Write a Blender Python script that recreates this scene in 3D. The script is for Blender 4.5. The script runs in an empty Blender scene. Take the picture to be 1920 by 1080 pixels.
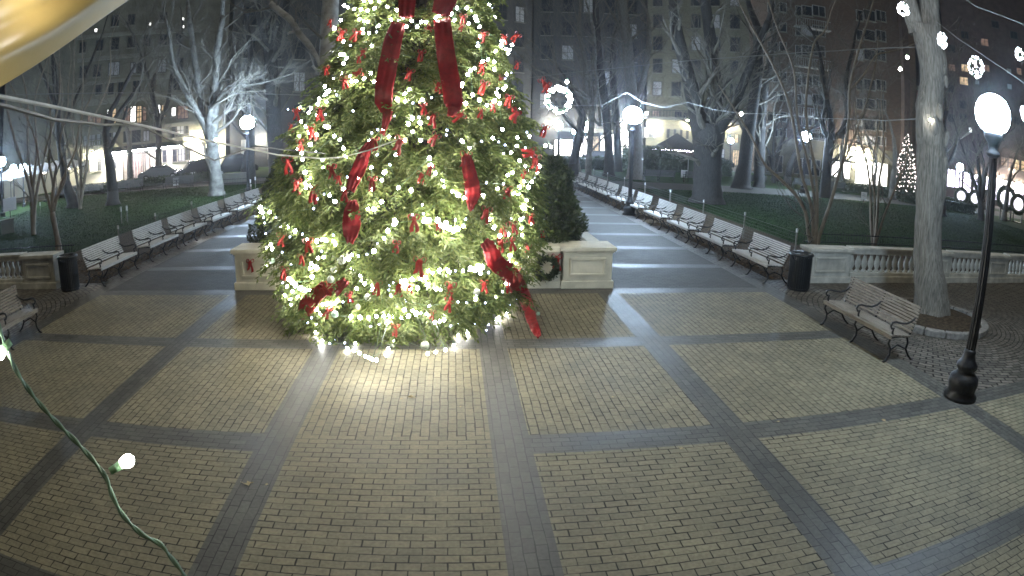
import bpy, math, random
import numpy as np
from math import sin, cos, pi, radians, atan2, hypot
from mathutils import Matrix, Vector, noise
S = bpy.context.scene
COL = S.collection
rnd = random.Random(7)

# ------------------------------------------------------------ camera (wide webcam lens, measured from the paving grid)
CF, CK1, CK2, YAW, PITCH, ROLL, CH = 1.1851918, 0.00432233, 0.04025467, 0.09261486, 0.24212895, 0.01726226, 3.15
_fw = Vector((sin(YAW)*cos(PITCH), cos(YAW)*cos(PITCH), -sin(PITCH)))
_r0 = Vector((cos(YAW), -sin(YAW), 0)); _u0 = _r0.cross(_fw)
_ri = cos(ROLL)*_r0 + sin(ROLL)*_u0; _up = -sin(ROLL)*_r0 + cos(ROLL)*_u0
EYE = Vector((0, 0, CH))
def ray(u, v):
    dx, dy = u-960, 540-v; r = hypot(dx, dy)+1e-9; n = r/1000
    th = n/CF + CK1*n**3 + CK2*n**5
    return _fw*cos(th) + (_ri*dx + _up*dy)*(sin(th)/r)
def G(u, v, z=0.0):
    d = ray(u, v); return EYE + d*((z-CH)/d.z)
def Yp(u, v, y):
    d = ray(u, v); return EYE + d*(y/d.y)
def Dp(u, v, dist):
    d = ray(u, v); return EYE + d*(dist/hypot(d.x, d.y))
def FP(p0, p1, u, v):
    "where the line of sight meets the vertical plane through p0, p1: (metres along, height)"
    d = ray(u, v); ex, ey = p1[0]-p0[0], p1[1]-p0[1]; L = hypot(ex, ey); ex /= L; ey /= L
    t = (p0[0]*(-ey) + p0[1]*ex) / (d.x*(-ey) + d.y*ex)
    P = EYE + d*t
    return (P.x-p0[0])*ex + (P.y-p0[1])*ey, P.z

cam = bpy.data.cameras.new('camera'); camo = bpy.data.objects.new('camera', cam); COL.objects.link(camo); S.camera = camo
camo.matrix_world = Matrix(((_ri.x, _up.x, -_fw.x, 0), (_ri.y, _up.y, -_fw.y, 0), (_ri.z, _up.z, -_fw.z, CH), (0, 0, 0, 1)))
cam.sensor_width = 36; cam.lens = 20.5; cam.clip_start = 0.02; cam.clip_end = 2000
cam.type = 'PANO'; cam.panorama_type = 'FISHEYE_LENS_POLYNOMIAL'; cam.fisheye_fov = math.pi
for i, c in enumerate([0.0002676181944562787, 0.044603548798080365, 0.00013339259691741266, -1.634621882358857e-05, 9.119461912010518e-07]):
    setattr(cam, 'fisheye_polynomial_k%d' % i, -c)

# ------------------------------------------------------------ helpers
def tag(o, label=None, cat=None, group=None, kind=None):
    if label: o['label'] = label
    if cat: o['category'] = cat
    if group: o['group'] = group
    if kind: o['kind'] = kind
    return o
def empty(name, loc=(0, 0, 0), rz=0.0):
    o = bpy.data.objects.new(name, None); COL.objects.link(o); o.location = loc; o.rotation_euler = (0, 0, rz)
    o.empty_display_size = .2
    return o
class MB:
    def __init__(s): s.v = []; s.f = []; s.m = []
    def add(s, vs, fs, mi=0):
        b = len(s.v); s.v += [tuple(q) for q in vs]; s.f += [tuple(b+i for i in q) for q in fs]; s.m += [mi]*len(fs); return s
    def box(s, x0, y0, z0, x1, y1, z1, mi=0, M=None):
        vs = [Vector(q) for q in ((x0,y0,z0),(x1,y0,z0),(x1,y1,z0),(x0,y1,z0),(x0,y0,z1),(x1,y0,z1),(x1,y1,z1),(x0,y1,z1))]
        if M is not None: vs = [M @ q for q in vs]
        return s.add(vs, [(0,3,2,1),(4,5,6,7),(0,1,5,4),(1,2,6,5),(2,3,7,6),(3,0,4,7)], mi)
    def tube(s, pts, rad, n=6, mi=0, cap=True):
        pts = [Vector(p) for p in pts]
        if not hasattr(rad, '__len__'): rad = [rad]*len(pts)
        b = len(s.v); ref = None
        for i, p in enumerate(pts):
            t = (pts[min(i+1, len(pts)-1)] - pts[max(i-1, 0)])
            t = t.normalized() if t.length > 1e-9 else Vector((0, 0, 1))
            if ref is None: ref = t.orthogonal().normalized()
            a = (ref - t*ref.dot(t)); a = a.normalized() if a.length > 1e-6 else t.orthogonal().normalized()
            ref = a; c = t.cross(a)
            for k in range(n):
                w = 2*pi*k/n; s.v.append(tuple(p + (a*cos(w) + c*sin(w))*rad[i]))
        for i in range(len(pts)-1):
            for k in range(n):
                s.f.append((b+i*n+k, b+i*n+(k+1) % n, b+(i+1)*n+(k+1) % n, b+(i+1)*n+k)); s.m.append(mi)
        if cap:
            s.f.append(tuple(b+k for k in range(n))[::-1]); s.m.append(mi)
            e = b+(len(pts)-1)*n; s.f.append(tuple(e+k for k in range(n))); s.m.append(mi)
        return s
    def lathe(s, prof, n=20, c=(0, 0, 0), mi=0, close=True):
        b = len(s.v)
        for r, z in prof:
            for k in range(n):
                w = 2*pi*k/n; s.v.append((c[0]+r*cos(w), c[1]+r*sin(w), c[2]+z))
        for i in range(len(prof)-1):
            for k in range(n):
                s.f.append((b+i*n+k, b+i*n+(k+1) % n, b+(i+1)*n+(k+1) % n, b+(i+1)*n+k)); s.m.append(mi)
        if close:
            s.f.append(tuple(b+k for k in range(n))[::-1]); s.m.append(mi)
            e = b+(len(prof)-1)*n; s.f.append(tuple(e+k for k in range(n))); s.m.append(mi)
        return s
    def build(s, name, mat, parent=None, smooth=False, loc=None, bevel=0.0, rz=None):
        me = bpy.data.meshes.new(name); me.from_pydata(s.v, [], s.f)
        mats = mat if isinstance(mat, (list, tuple)) else [mat]
        for m in mats: me.materials.append(m)
        if len(mats) > 1: me.polygons.foreach_set('material_index', s.m)
        if smooth: me.polygons.foreach_set('use_smooth', [True]*len(me.polygons))
        me.update()
        o = bpy.data.objects.new(name, me); COL.objects.link(o)
        if parent is not None: o.parent = parent
        if loc is not None: o.location = loc
        if rz is not None: o.rotation_euler = (0, 0, rz)
        if bevel > 0:
            b = o.modifiers.new('bevel', 'BEVEL'); b.width = bevel; b.segments = 2; b.limit_method = 'ANGLE'
        return o
def np_mesh(name, V, Fq, mat, parent=None, smooth=False, ngon=3):
    me = bpy.data.meshes.new(name)
    me.vertices.add(len(V)); me.vertices.foreach_set('co', np.asarray(V, dtype=np.float32).ravel())
    nf = len(Fq); me.loops.add(nf*ngon); me.loops.foreach_set('vertex_index', np.asarray(Fq, dtype=np.int32).ravel())
    me.polygons.add(nf); me.polygons.foreach_set('loop_start', np.arange(0, nf*ngon, ngon, dtype=np.int32))
    me.polygons.foreach_set('loop_total', np.full(nf, ngon, dtype=np.int32))
    me.update(calc_edges=True); me.validate()
    me.materials.append(mat)
    o = bpy.data.objects.new(name, me); COL.objects.link(o)
    if parent is not None: o.parent = parent
    return o
def copy_tree(o, parent=None):
    c = o.copy(); COL.objects.link(c); c.parent = parent
    for ch in [k for k in o.children]: copy_tree(ch, c)
    return c
def place(src, used, loc, rz=0.0, sc=1.0):
    "first use takes the source itself, later uses copy it and its parts"
    if used.get(src.name): o = copy_tree(src)
    else: used[src.name] = True; o = src
    o.location = loc; o.rotation_euler = (0, 0, rz); o.scale = (sc, sc, sc) if not hasattr(sc, '__len__') else sc
    return o

# ------------------------------------------------------------ materials
def newmat(name):
    m = bpy.data.materials.new(name); m.use_nodes = True; nt = m.node_tree; nt.nodes.clear()
    out = nt.nodes.new('ShaderNodeOutputMaterial'); b = nt.nodes.new('ShaderNodeBsdfPrincipled')
    nt.links.new(b.outputs[0], out.inputs[0]); return m, nt, b
def N(nt, t, **kw):
    n = nt.nodes.new(t)
    for k, v in kw.items():
        if k in n.inputs: n.inputs[k].default_value = v
        else: setattr(n, k, v)
    return n
def rgb(c): return (c[0], c[1], c[2], 1.0)
def simple(name, c, rough=.6, metal=0.0, var=.25, scale=8.0, bump=.0, c2=None, spec=.5, stretch=None, detail=4.0):
    m, nt, b = newmat(name)
    g = N(nt, 'ShaderNodeTexCoord'); mp = N(nt, 'ShaderNodeMapping')
    if stretch: mp.inputs['Scale'].default_value = stretch
    nt.links.new(g.outputs['Object'], mp.inputs[0])
    no = N(nt, 'ShaderNodeTexNoise', Scale=scale, Detail=detail, Roughness=.6); nt.links.new(mp.outputs[0], no.inputs['Vector'])
    cr = N(nt, 'ShaderNodeValToRGB'); cr.color_ramp.elements[0].position = .3; cr.color_ramp.elements[1].position = .7
    a = tuple(x*(1-var) for x in c); bb = tuple(min(1, x*(1+var)) for x in c) if c2 is None else c2
    cr.color_ramp.elements[0].color = rgb(a); cr.color_ramp.elements[1].color = rgb(bb)
    nt.links.new(no.outputs['Fac'], cr.inputs[0]); nt.links.new(cr.outputs[0], b.inputs['Base Color'])
    b.inputs['Roughness'].default_value = rough; b.inputs['Metallic'].default_value = metal
    b.inputs['Specular IOR Level'].default_value = spec
    if bump:
        bu = N(nt, 'ShaderNodeBump', Strength=bump, Distance=.02); nt.links.new(no.outputs['Fac'], bu.inputs['Height'])
        nt.links.new(bu.outputs[0], b.inputs['Normal'])
    return m
def emis(name, c, strength, base=(.8, .8, .8), var=0.0, scale=3.0):
    m, nt, b = newmat(name); b.inputs['Base Color'].default_value = rgb(base); b.inputs['Roughness'].default_value = .4
    b.inputs['Emission Color'].default_value = rgb(c); b.inputs['Emission Strength'].default_value = strength
    if var:
        g = N(nt, 'ShaderNodeTexCoord'); no = N(nt, 'ShaderNodeTexNoise', Scale=scale, Detail=3.0)
        nt.links.new(g.outputs['Object'], no.inputs['Vector'])
        mr = N(nt, 'ShaderNodeMapRange'); mr.inputs[1].default_value = .35; mr.inputs[2].default_value = .65
        mr.inputs[3].default_value = strength*(1-var); mr.inputs[4].default_value = strength*(1+var)
        nt.links.new(no.outputs['Fac'], mr.inputs[0]); nt.links.new(mr.outputs[0], b.inputs['Emission Strength'])
    return m
def brick(name, c1, c2, mortar, bw=.2, bh=.1, rot=0.0, rough=.68, spec=.3, ms=.006, polar=None, bump=.5, jitter=.012, rvar=.1):
    m, nt, b = newmat(name); L = nt.links.new
    g = N(nt, 'ShaderNodeNewGeometry')
    src = g.outputs['Position']
    if polar:
        sp = N(nt, 'ShaderNodeSeparateXYZ'); L(src, sp.inputs[0])
        sx = N(nt, 'ShaderNodeMath', operation='SUBTRACT'); sx.inputs[1].default_value = polar[0]; L(sp.outputs[0], sx.inputs[0])
        sy = N(nt, 'ShaderNodeMath', operation='SUBTRACT'); sy.inputs[1].default_value = polar[1]; L(sp.outputs[1], sy.inputs[0])
        at = N(nt, 'ShaderNodeMath', operation='ARCTAN2'); L(sy.outputs[0], at.inputs[0]); L(sx.outputs[0], at.inputs[1])
        am = N(nt, 'ShaderNodeMath', operation='MULTIPLY'); am.inputs[1].default_value = polar[2]; L(at.outputs[0], am.inputs[0])
        cb = N(nt, 'ShaderNodeCombineXYZ'); L(sx.outputs[0], cb.inputs[0]); L(sy.outputs[0], cb.inputs[1])
        ln = N(nt, 'ShaderNodeVectorMath', operation='LENGTH'); L(cb.outputs[0], ln.inputs[0])
        c2b = N(nt, 'ShaderNodeCombineXYZ'); L(am.outputs[0], c2b.inputs[0]); L(ln.outputs['Value'], c2b.inputs[1])
        src = c2b.outputs[0]
    mp = N(nt, 'ShaderNodeMapping'); mp.inputs['Rotation'].default_value = (0, 0, rot); L(src, mp.inputs[0])
    n0 = N(nt, 'ShaderNodeTexNoise', Scale=3.5, Detail=2.0); L(g.outputs['Position'], n0.inputs['Vector'])
    sb = N(nt, 'ShaderNodeVectorMath', operation='SUBTRACT'); sb.inputs[1].default_value = (.5, .5, .5); L(n0.outputs['Color'], sb.inputs[0])
    sc = N(nt, 'ShaderNodeVectorMath', operation='SCALE'); sc.inputs['Scale'].default_value = jitter*2; L(sb.outputs[0], sc.inputs[0])
    ad = N(nt, 'ShaderNodeVectorMath', operation='ADD'); L(mp.outputs[0], ad.inputs[0]); L(sc.outputs[0], ad.inputs[1])
    br = N(nt, 'ShaderNodeTexBrick'); br.offset = .5; L(ad.outputs[0], br.inputs['Vector'])
    br.inputs['Scale'].default_value = 1; br.inputs['Brick Width'].default_value = bw; br.inputs['Row Height'].default_value = bh
    br.inputs['Mortar Size'].default_value = ms; br.inputs['Mortar Smooth'].default_value = .25
    br.inputs['Color1'].default_value = rgb(c1); br.inputs['Color2'].default_value = rgb(c2); br.inputs['Mortar'].default_value = rgb(mortar)
    # joints open and close along their length
    n1 = N(nt, 'ShaderNodeTexNoise', Scale=4.0, Detail=3.0); L(g.outputs['Position'], n1.inputs['Vector'])
    mr = N(nt, 'ShaderNodeMapRange'); mr.inputs[1].default_value = .3; mr.inputs[2].default_value = .75
    mr.inputs[3].default_value = ms*.35; mr.inputs[4].default_value = ms*1.6; L(n1.outputs['Fac'], mr.inputs[0]); L(mr.outputs[0], br.inputs['Mortar Size'])
    # wear and stains
    n2 = N(nt, 'ShaderNodeTexNoise', Scale=.8, Detail=9.0, Roughness=.72); L(g.outputs['Position'], n2.inputs['Vector'])
    m2 = N(nt, 'ShaderNodeMapRange'); m2.inputs[1].default_value = .3; m2.inputs[2].default_value = .7; m2.inputs[3].default_value = .68; m2.inputs[4].default_value = 1.2
    L(n2.outputs['Fac'], m2.inputs[0])
    n3 = N(nt, 'ShaderNodeTexNoise', Scale=26.0, Detail=4.0); L(g.outputs['Position'], n3.inputs['Vector'])
    m3 = N(nt, 'ShaderNodeMapRange'); m3.inputs[1].default_value = .3; m3.inputs[2].default_value = .7; m3.inputs[3].default_value = .80; m3.inputs[4].default_value = 1.14
    L(n3.outputs['Fac'], m3.inputs[0])
    mu = N(nt, 'ShaderNodeMath', operation='MULTIPLY'); L(m2.outputs[0], mu.inputs[0]); L(m3.outputs[0], mu.inputs[1])
    vs = N(nt, 'ShaderNodeVectorMath', operation='SCALE'); L(br.outputs['Color'], vs.inputs[0]); L(mu.outputs[0], vs.inputs['Scale'])
    L(vs.outputs[0], b.inputs['Base Color'])
    mr4 = N(nt, 'ShaderNodeMapRange'); mr4.inputs[1].default_value = .3; mr4.inputs[2].default_value = .7
    mr4.inputs[3].default_value = rough-rvar; mr4.inputs[4].default_value = min(1, rough+rvar); L(n2.outputs['Fac'], mr4.inputs[0]); L(mr4.outputs[0], b.inputs['Roughness'])
    b.inputs['Specular IOR Level'].default_value = spec
    inv = N(nt, 'ShaderNodeMath', operation='SUBTRACT'); inv.inputs[0].default_value = 1; L(br.outputs['Fac'], inv.inputs[1])
    sm = N(nt, 'ShaderNodeMath', operation='MULTIPLY_ADD'); L(n3.outputs['Fac'], sm.inputs[0]); sm.inputs[1].default_value = .25; L(inv.outputs[0], sm.inputs[2])
    bu = N(nt, 'ShaderNodeBump', Strength=bump, Distance=.006); L(sm.outputs[0], bu.inputs['Height']); L(bu.outputs[0], b.inputs['Normal'])
    return m

M = {}
yl1, yl2 = (.262, .234, .156), (.212, .190, .130)
M['brick_x'] = brick('buff_brick_across', yl1, yl2, (.022, .020, .014), ms=.0066)
M['brick_y'] = brick('buff_brick_along', yl1, yl2, (.022, .020, .014), rot=pi/2, ms=.0066)
M['band_y'] = brick('grey_band_along', (.118, .114, .098), (.085, .082, .072), (.022, .02, .018), rot=pi/2, bh=.1, ms=.0055, rough=.56, spec=.42, bump=.4)
M['band_x'] = brick('grey_band_across', (.118, .114, .098), (.085, .082, .072), (.022, .02, .018), bh=.1, ms=.0055, rough=.56, spec=.42, bump=.4)
M['walk'] = brick('walk_brick', (.10, .098, .09), (.08, .078, .073), (.04, .04, .04), rough=.72, ms=.005, bump=.5, spec=.25)
M['walk_band'] = brick('walk_band', (.13, .13, .135), (.10, .10, .105), (.04, .04, .04), rough=.54, spec=.36, ms=.004, bump=.3)
M['setts'] = brick('granite_setts', (.17, .16, .15), (.10, .095, .09), (.02, .018, .015), bw=.28, bh=.13, ms=.014, rough=.5, bump=1.0, jitter=.02)
M['cobble_r'] = brick('cobbles_round_the_tree', (.20, .18, .15), (.11, .10, .085), (.018, .016, .013), bw=.21, bh=.125, ms=.014, rough=.55, bump=1.0, polar=(10.0, 9.9, 2.6), jitter=.03)
M['cobble_l'] = brick('cobbles_in_fans', (.20, .18, .15), (.11, .10, .085), (.018, .016, .013), bw=.21, bh=.125, ms=.014, rough=.55, bump=1.0, polar=(-11.6, 9.4, 2.6), jitter=.03)
M['soil'] = simple('soil_and_litter', (.055, .042, .028), rough=.95, var=.6, scale=14, bump=1.0, c2=(.10, .075, .05), detail=8, spec=.1)
M['lawn'] = simple('lawn_turf', (.018, .042, .012), rough=.9, var=.4, scale=1.5, bump=.6, c2=(.030, .058, .018), detail=9, spec=.05)
M['asphalt'] = simple('asphalt', (.05, .05, .052), spec=.2, rough=.8, var=.2, scale=20)
M['path'] = simple('far_path_paving', (.07, .068, .06), spec=.2, rough=.8, var=.2, scale=6)
M['stone'] = simple('pale_limestone', (.64, .61, .48), rough=.75, var=.12, scale=3, bump=.15, detail=8, c2=(.76, .72, .58))
M['stone_old'] = simple('weathered_limestone', (.54, .53, .46), rough=.8, var=.3, scale=3, bump=.2, detail=8, c2=(.72, .70, .62))
M['kerbstone'] = simple('granite_kerb', (.20, .19, .17), rough=.7, var=.3, scale=12, bump=.3, c2=(.30, .28, .25))
M['iron'] = simple('black_iron', (.012, .013, .015), rough=.45, var=.3, scale=20, spec=.5)
M['iron_bin'] = simple('black_bin_steel', (.018, .020, .022), rough=.4, var=.3, scale=20)
M['slat_lit'] = simple('lamplit_bench_slat', (.50, .49, .46), rough=.55, var=.22, scale=5, stretch=(1.2, 14, 14), bump=.3, c2=(.68, .67, .64), detail=8)  # lamp light on the walk benches is put into this slat colour
M['slat'] = simple('weathered_bench_slat', (.18, .15, .115), rough=.6, var=.4, scale=5, stretch=(1.2, 14, 14), bump=.3, c2=(.32, .285, .235), detail=8)
M['bark'] = simple('grey_bark', (.13, .12, .10), rough=.9, var=.4, scale=5, stretch=(6, 6, .9), bump=1.0, c2=(.21, .195, .165), detail=8)
M['bark_furrow'] = simple('furrowed_bark', (.085, .08, .065), rough=.95, var=.3, scale=4, stretch=(9, 9, .8), bump=1.0, c2=(.27, .25, .21), detail=9)
M['bark_dark'] = simple('dark_bark', (.032, .03, .027), rough=.9, var=.4, scale=5, stretch=(6, 6, .9), bump=1.0, c2=(.065, .06, .055), detail=8)
M['bark_pale'] = simple('pale_plane_bark', (.12, .11, .095), rough=.85, var=.45, scale=3, bump=.5, c2=(.24, .23, .20), detail=6)
M['myrtle'] = simple('crape_myrtle_bark', (.19, .15, .105), rough=.7, var=.25, scale=4, stretch=(3, 3, .8), bump=.2, c2=(.28, .23, .165))
M['bark_limb'] = simple('pale_limb_bark', (.30, .29, .26), rough=.85, var=.4, scale=3, bump=.5, c2=(.50, .48, .44), detail=6)
M['twig'] = simple('twig_bark', (.11, .10, .08), rough=.9, var=.3, scale=3, c2=(.17, .155, .125))
M['wire_green'] = simple('green_cable', (.07, .13, .07), rough=.45, var=.2, scale=40)
M['wire_black'] = simple('black_cable', (.05, .05, .045), rough=.5, var=.2, scale=30)
M['wire_pale'] = simple('steel_cable', (.16, .16, .15), rough=.6, metal=.0, var=.1)
M['wood_dark'] = simple('dark_wood', (.05, .04, .03), rough=.7)
M['sign_white'] = simple('white_sign_board', (.7, .7, .7), rough=.5, var=.05)
M['sign_ink'] = simple('sign_ink', (.10, .10, .12), rough=.6, var=.1)
M['bulb'] = emis('white_bulb', (1, .98, .90), 165)
M['bulb_small'] = emis('small_white_bulb', (.55, .62, 1.0), 12)
M['globe'] = emis('lamp_globe', (.56, .76, 1.0), 660)
M['globe_near'] = emis('near_lamp_globe', (.60, .79, 1.0), 270)
M['garland'] = simple('garland_leaf', (.03, .05, .02), rough=.8)
def velvet(name, c):
    m = simple(name, c, rough=.5, var=.35, scale=9, c2=tuple(min(1, x*1.25) for x in c), bump=.2)
    b = [n for n in m.node_tree.nodes if n.type == 'BSDF_PRINCIPLED'][0]
    return m
M['ribbon'] = velvet('red_velvet', (.30, .010, .014))
M['bow'] = velvet('red_velvet_bow', (.34, .02, .014))
def leafmat(name, dark, light, rough=.55, trans=.25):
    m, nt, b = newmat(name); L = nt.links.new
    g = N(nt, 'ShaderNodeNewGeometry'); cr = N(nt, 'ShaderNodeValToRGB')
    cr.color_ramp.elements[0].color = rgb(dark); cr.color_ramp.elements[1].color = rgb(light)
    L(g.outputs['Random Per Island'], cr.inputs[0])
    no = N(nt, 'ShaderNodeTexNoise', Scale=1.6, Detail=2.0); L(g.outputs['Position'], no.inputs['Vector'])
    mr = N(nt, 'ShaderNodeMapRange'); mr.inputs[1].default_value = .3; mr.inputs[2].default_value = .7; mr.inputs[3].default_value = .7; mr.inputs[4].default_value = 1.25
    L(no.outputs['Fac'], mr.inputs[0])
    vs = N(nt, 'ShaderNodeVectorMath', operation='SCALE'); L(cr.outputs[0], vs.inputs[0]); L(mr.outputs[0], vs.inputs['Scale'])
    L(vs.outputs[0], b.inputs['Base Color']); b.inputs['Roughness'].default_value = rough
    if trans:
        tr = N(nt, 'ShaderNodeBsdfTranslucent'); L(vs.outputs[0], tr.inputs[0]); mx = N(nt, 'ShaderNodeMixShader'); mx.inputs[0].default_value = trans
        out = [n for n in nt.nodes if n.type == 'OUTPUT_MATERIAL'][0]
        L(b.outputs[0], mx.inputs[1]); L(tr.outputs[0], mx.inputs[2]); L(mx.outputs[0], out.inputs[0])
    return m
M['needle'] = leafmat('spruce_needles', (.072, .108, .026), (.195, .230, .066))
M['needle_far'] = leafmat('far_spruce_needles', (.02, .035, .014), (.05, .075, .03), trans=.1)
M['magnolia'] = leafmat('shrub_leaves', (.025, .040, .014), (.075, .10, .036), rough=.4, trans=.1)
M['hedge'] = leafmat('hedge_leaves', (.015, .026, .012), (.045, .062, .028), trans=.1)
SKY, FILL, HAZE, ANI = 0.03, 0.60, 0.0006, 0.88
# ------------------------------------------------------------ night sky, render settings
w = bpy.data.worlds.new('World'); S.world = w; w.use_nodes = True; nt = w.node_tree; nt.nodes.clear()
ou = nt.nodes.new('ShaderNodeOutputWorld'); bg = nt.nodes.new('ShaderNodeBackground'); sk = nt.nodes.new('ShaderNodeTexSky')
sk.sky_type = 'NISHITA'; sk.sun_disc = False; sk.sun_elevation = radians(-3.5); sk.sun_rotation = radians(200); sk.air_density = 1.5; sk.dust_density = 3
nt.links.new(sk.outputs[0], bg.inputs[0]); nt.links.new(bg.outputs[0], ou.inputs[0]); bg.inputs[1].default_value = SKY
sl = bpy.data.lights.new('fill_light', 'SUN'); sl.energy = FILL; sl.angle = radians(40); sl.color = (1, .925, .70)  # soft overhead fill, added to light the plaza evenly; no moon stands there
so = bpy.data.objects.new('fill_light', sl); COL.objects.link(so); so.rotation_euler = (radians(16), radians(4), 0)
S.view_settings.view_transform = 'Standard'; S.view_settings.look = 'None'; S.view_settings.exposure = 0; S.view_settings.gamma = 1
c = S.cycles; c.use_denoising = True; c.sample_clamp_indirect = 4; c.max_bounces = 5; c.diffuse_bounces = 2; c.glossy_bounces = 2
c.transparent_max_bounces = 8; c.volume_bounces = 0; c.caustics_reflective = False; c.caustics_refractive = False; c.use_light_tree = True
c.filter_width = 1.6
if HAZE > 0:
    hm = bpy.data.materials.new('haze'); hm.use_nodes = True; nt = hm.node_tree; nt.nodes.clear()
    ou = nt.nodes.new('ShaderNodeOutputMaterial'); pv = nt.nodes.new('ShaderNodeVolumePrincipled')
    pv.inputs['Color'].default_value = (.85, .9, 1, 1); pv.inputs['Density'].default_value = HAZE; pv.inputs['Anisotropy'].default_value = ANI
    nt.links.new(pv.outputs[0], ou.inputs['Volume'])
    tag(MB().box(-205, -65, -1.3, 205, 245, 62).build('haze', hm), 'thin cold night haze round the lamps', 'haze', kind='stuff')

# ------------------------------------------------------------ the ground
def sheet(name, rects, mat, z=0.0, kind='structure'):
    mb = MB()
    for x0, y0, x1, y1 in rects: mb.add([(x0, y0, z), (x1, y0, z), (x1, y1, z), (x0, y1, z)], [(0, 1, 2, 3)])
    o = mb.build(name, mat); o['kind'] = kind; return o
XL = [-30, -12.0, -8.60, -8.17, -4.74, -4.34, -2.16, -1.76, .356, .775, 2.91, 3.32, 6.77, 7.2, 10.62, 11.03, 30]
YL = [-12, -0.61, -.2, 2.73, 3.14, 5.66, 6.09, 8.93, 9.37, 12.22, 12.63]
bx = [(XL[i], XL[i+1]) for i in (2, 4, 6, 8, 10, 12, 14)]   # bands running away from the camera
px = [(XL[i], XL[i+1]) for i in (3, 5, 7, 9, 11)]
outer = [(XL[1], XL[2]), (XL[13], XL[14])]
by = [(YL[i], YL[i+1]) for i in (1, 3, 5, 7, 9)]; py = [(YL[i], YL[i+1]) for i in (0, 2, 4, 6, 8)]
R1, R2 = [], []
for a, b in px:
    for k, (c0, d0) in enumerate(py): (R1 if k < 3 else R2).append((a, c0, b, d0))
for a, b in outer:
    for k, (c0, d0) in enumerate(py[:3]): R1.append((a, c0, b, d0))
R1.append((-1.76, 5.66, .356, 6.09)); sheet('plaza_paving', R1, M['brick_x']); sheet('plaza_paving', R2, M['brick_y'])
Ry, Rx = [], []
for a, b in bx[:6]: Ry.append((a, YL[0], b, 6.09 if a < -8.5 or a > 6.5 else 12.22))
for a, b in (bx[0], bx[5]): Ry.append((a, 6.09, b, 13.6))
for c0, d0 in by:
    for a, b in (px + outer if c0 < 6 else px):
        if c0 == 5.66 and a == -1.76: continue   # between the two middle bands the cross band is laid in buff brick
        Rx.append((a, c0, b, d0))
sheet('paving_bands', Ry, M['band_y'])
Rx += [(a, 12.22, b, 12.63) for a, b in bx[1:5]]
sheet('paving_bands', Rx, M['band_x'])
# the two walks with their cross bands
WR, WB = [], []
ys = [12.63, 14.75, 15.15]
y = 17.3
while y < 70: ys += [y, y+.4]; y += 2.5
for (a, b) in ((-8.17, -4.74), (3.32, 6.77)):
    WR.append((a, 12.63, b, 14.75))
    for i in range(1, len(ys)-1):
        (WB if i % 2 else WR).append((a, ys[i], b, ys[i+1]))
sheet('walk', WR, M['walk']); sheet('walk_bands', WB, M['walk_band'])
sheet('cobble_gutter', [(-8.6, 13.6, -8.17, 70), (6.77, 13.6, 7.2, 70), (-8.9, 13.4, -8.6, 22), (7.2, 13.4, 7.5, 22)], M['setts'], .004)
sheet('cobbled_paving', [(7.2, 6.09, 34, 13.4)], M['cobble_r']); sheet('cobbled_paving', [(-34, 6.09, -8.6, 13.4)], M['cobble_l'])
sheet('soil_bed', [(-13, 13.4, -8.6, 70), (7.2, 13.4, 11.4, 70), (-4.74, 12.63, 3.32, 70), (11.4, 13.4, 60, 18.4), (-60, 13.4, -13, 17.0)], M['soil'], -.006)
sheet('lawn', [(11.4, 18.4, 60, 39.0), (-60, 17.0, -13, 44)], M['lawn'], -.002)
sheet('lawn', [(-60, 50, -13, 70), (11.4, 45, 60, 70)], M['lawn'], -.002)
sheet('cross_path', [(-90, 44, -8.6, 50), (7.2, 39.0, 90, 45)], M['path'], .001)
tag(MB().box(-200, -60, -.4, 200, 240, -.03).build('ground', M['asphalt']), kind='structure')
# grass blades standing on the lawns (one mass)
def grass_patch(rects, n, seed):
    rg = np.random.RandomState(seed); V = []
    for x0, y0, x1, y1, k in rects:
        p = np.stack([rg.uniform(x0, x1, k), y0+(y1-y0)*rg.uniform(0, 1, k)**1.5, np.zeros(k)], 1)
        h = rg.uniform(.02, .05, k); a = rg.uniform(0, 2*pi, k); wd = .004+.0004*(p[:, 1]-14)
        t = np.stack([np.cos(a), np.sin(a), np.zeros(k)], 1)*wd[:, None]
        top = p + np.stack([rg.normal(0, .02, k), rg.normal(0, .02, k), h], 1)
        V.append(np.stack([p-t, p+t, top], 1).reshape(-1, 3))
    V = np.concatenate(V); return V, np.arange(len(V)).reshape(-1, 3)
V, Fq = grass_patch([(-30, 17, -13, 44, 90000), (11.4, 18.4, 40, 39, 110000)], 0, 3)
tag(np_mesh('grass', V, Fq, M['lawn']), 'short winter grass of the lawns behind the benches', 'grass', kind='stuff')
# leaf litter in the beds
def litter(rects, seed):
    rg = np.random.RandomState(seed); V = []
    for x0, y0, x1, y1, k in rects:
        c0 = np.stack([rg.uniform(x0, x1, k), rg.uniform(y0, y1, k), rg.uniform(.005, .03, k)], 1)
        q = rg.normal(0, 1, (k, 3, 3))*np.array([.03, .03, .012]); V.append((c0[:, None, :]+q).reshape(-1, 3))
    V = np.concatenate(V); return V, np.arange(len(V)).reshape(-1, 3)
M['litter'] = leafmat('dry_leaf_litter', (.05, .032, .018), (.20, .13, .07), rough=.8, trans=.0)
V, Fq = litter([(-9.6, 13.4, -8.7, 30, 2600), (7.3, 13.4, 9.6, 36, 6000), (10.2, 13.8, 22, 18.2, 4000), (-16, 13.8, -9.6, 17, 2500), (8.8, 8.9, 11.2, 11, 500)], 5)
tag(np_mesh('leaf_litter', V, Fq, M['litter']), 'dry leaf litter lying in the beds under the benches', 'leaf litter', kind='stuff')

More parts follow.
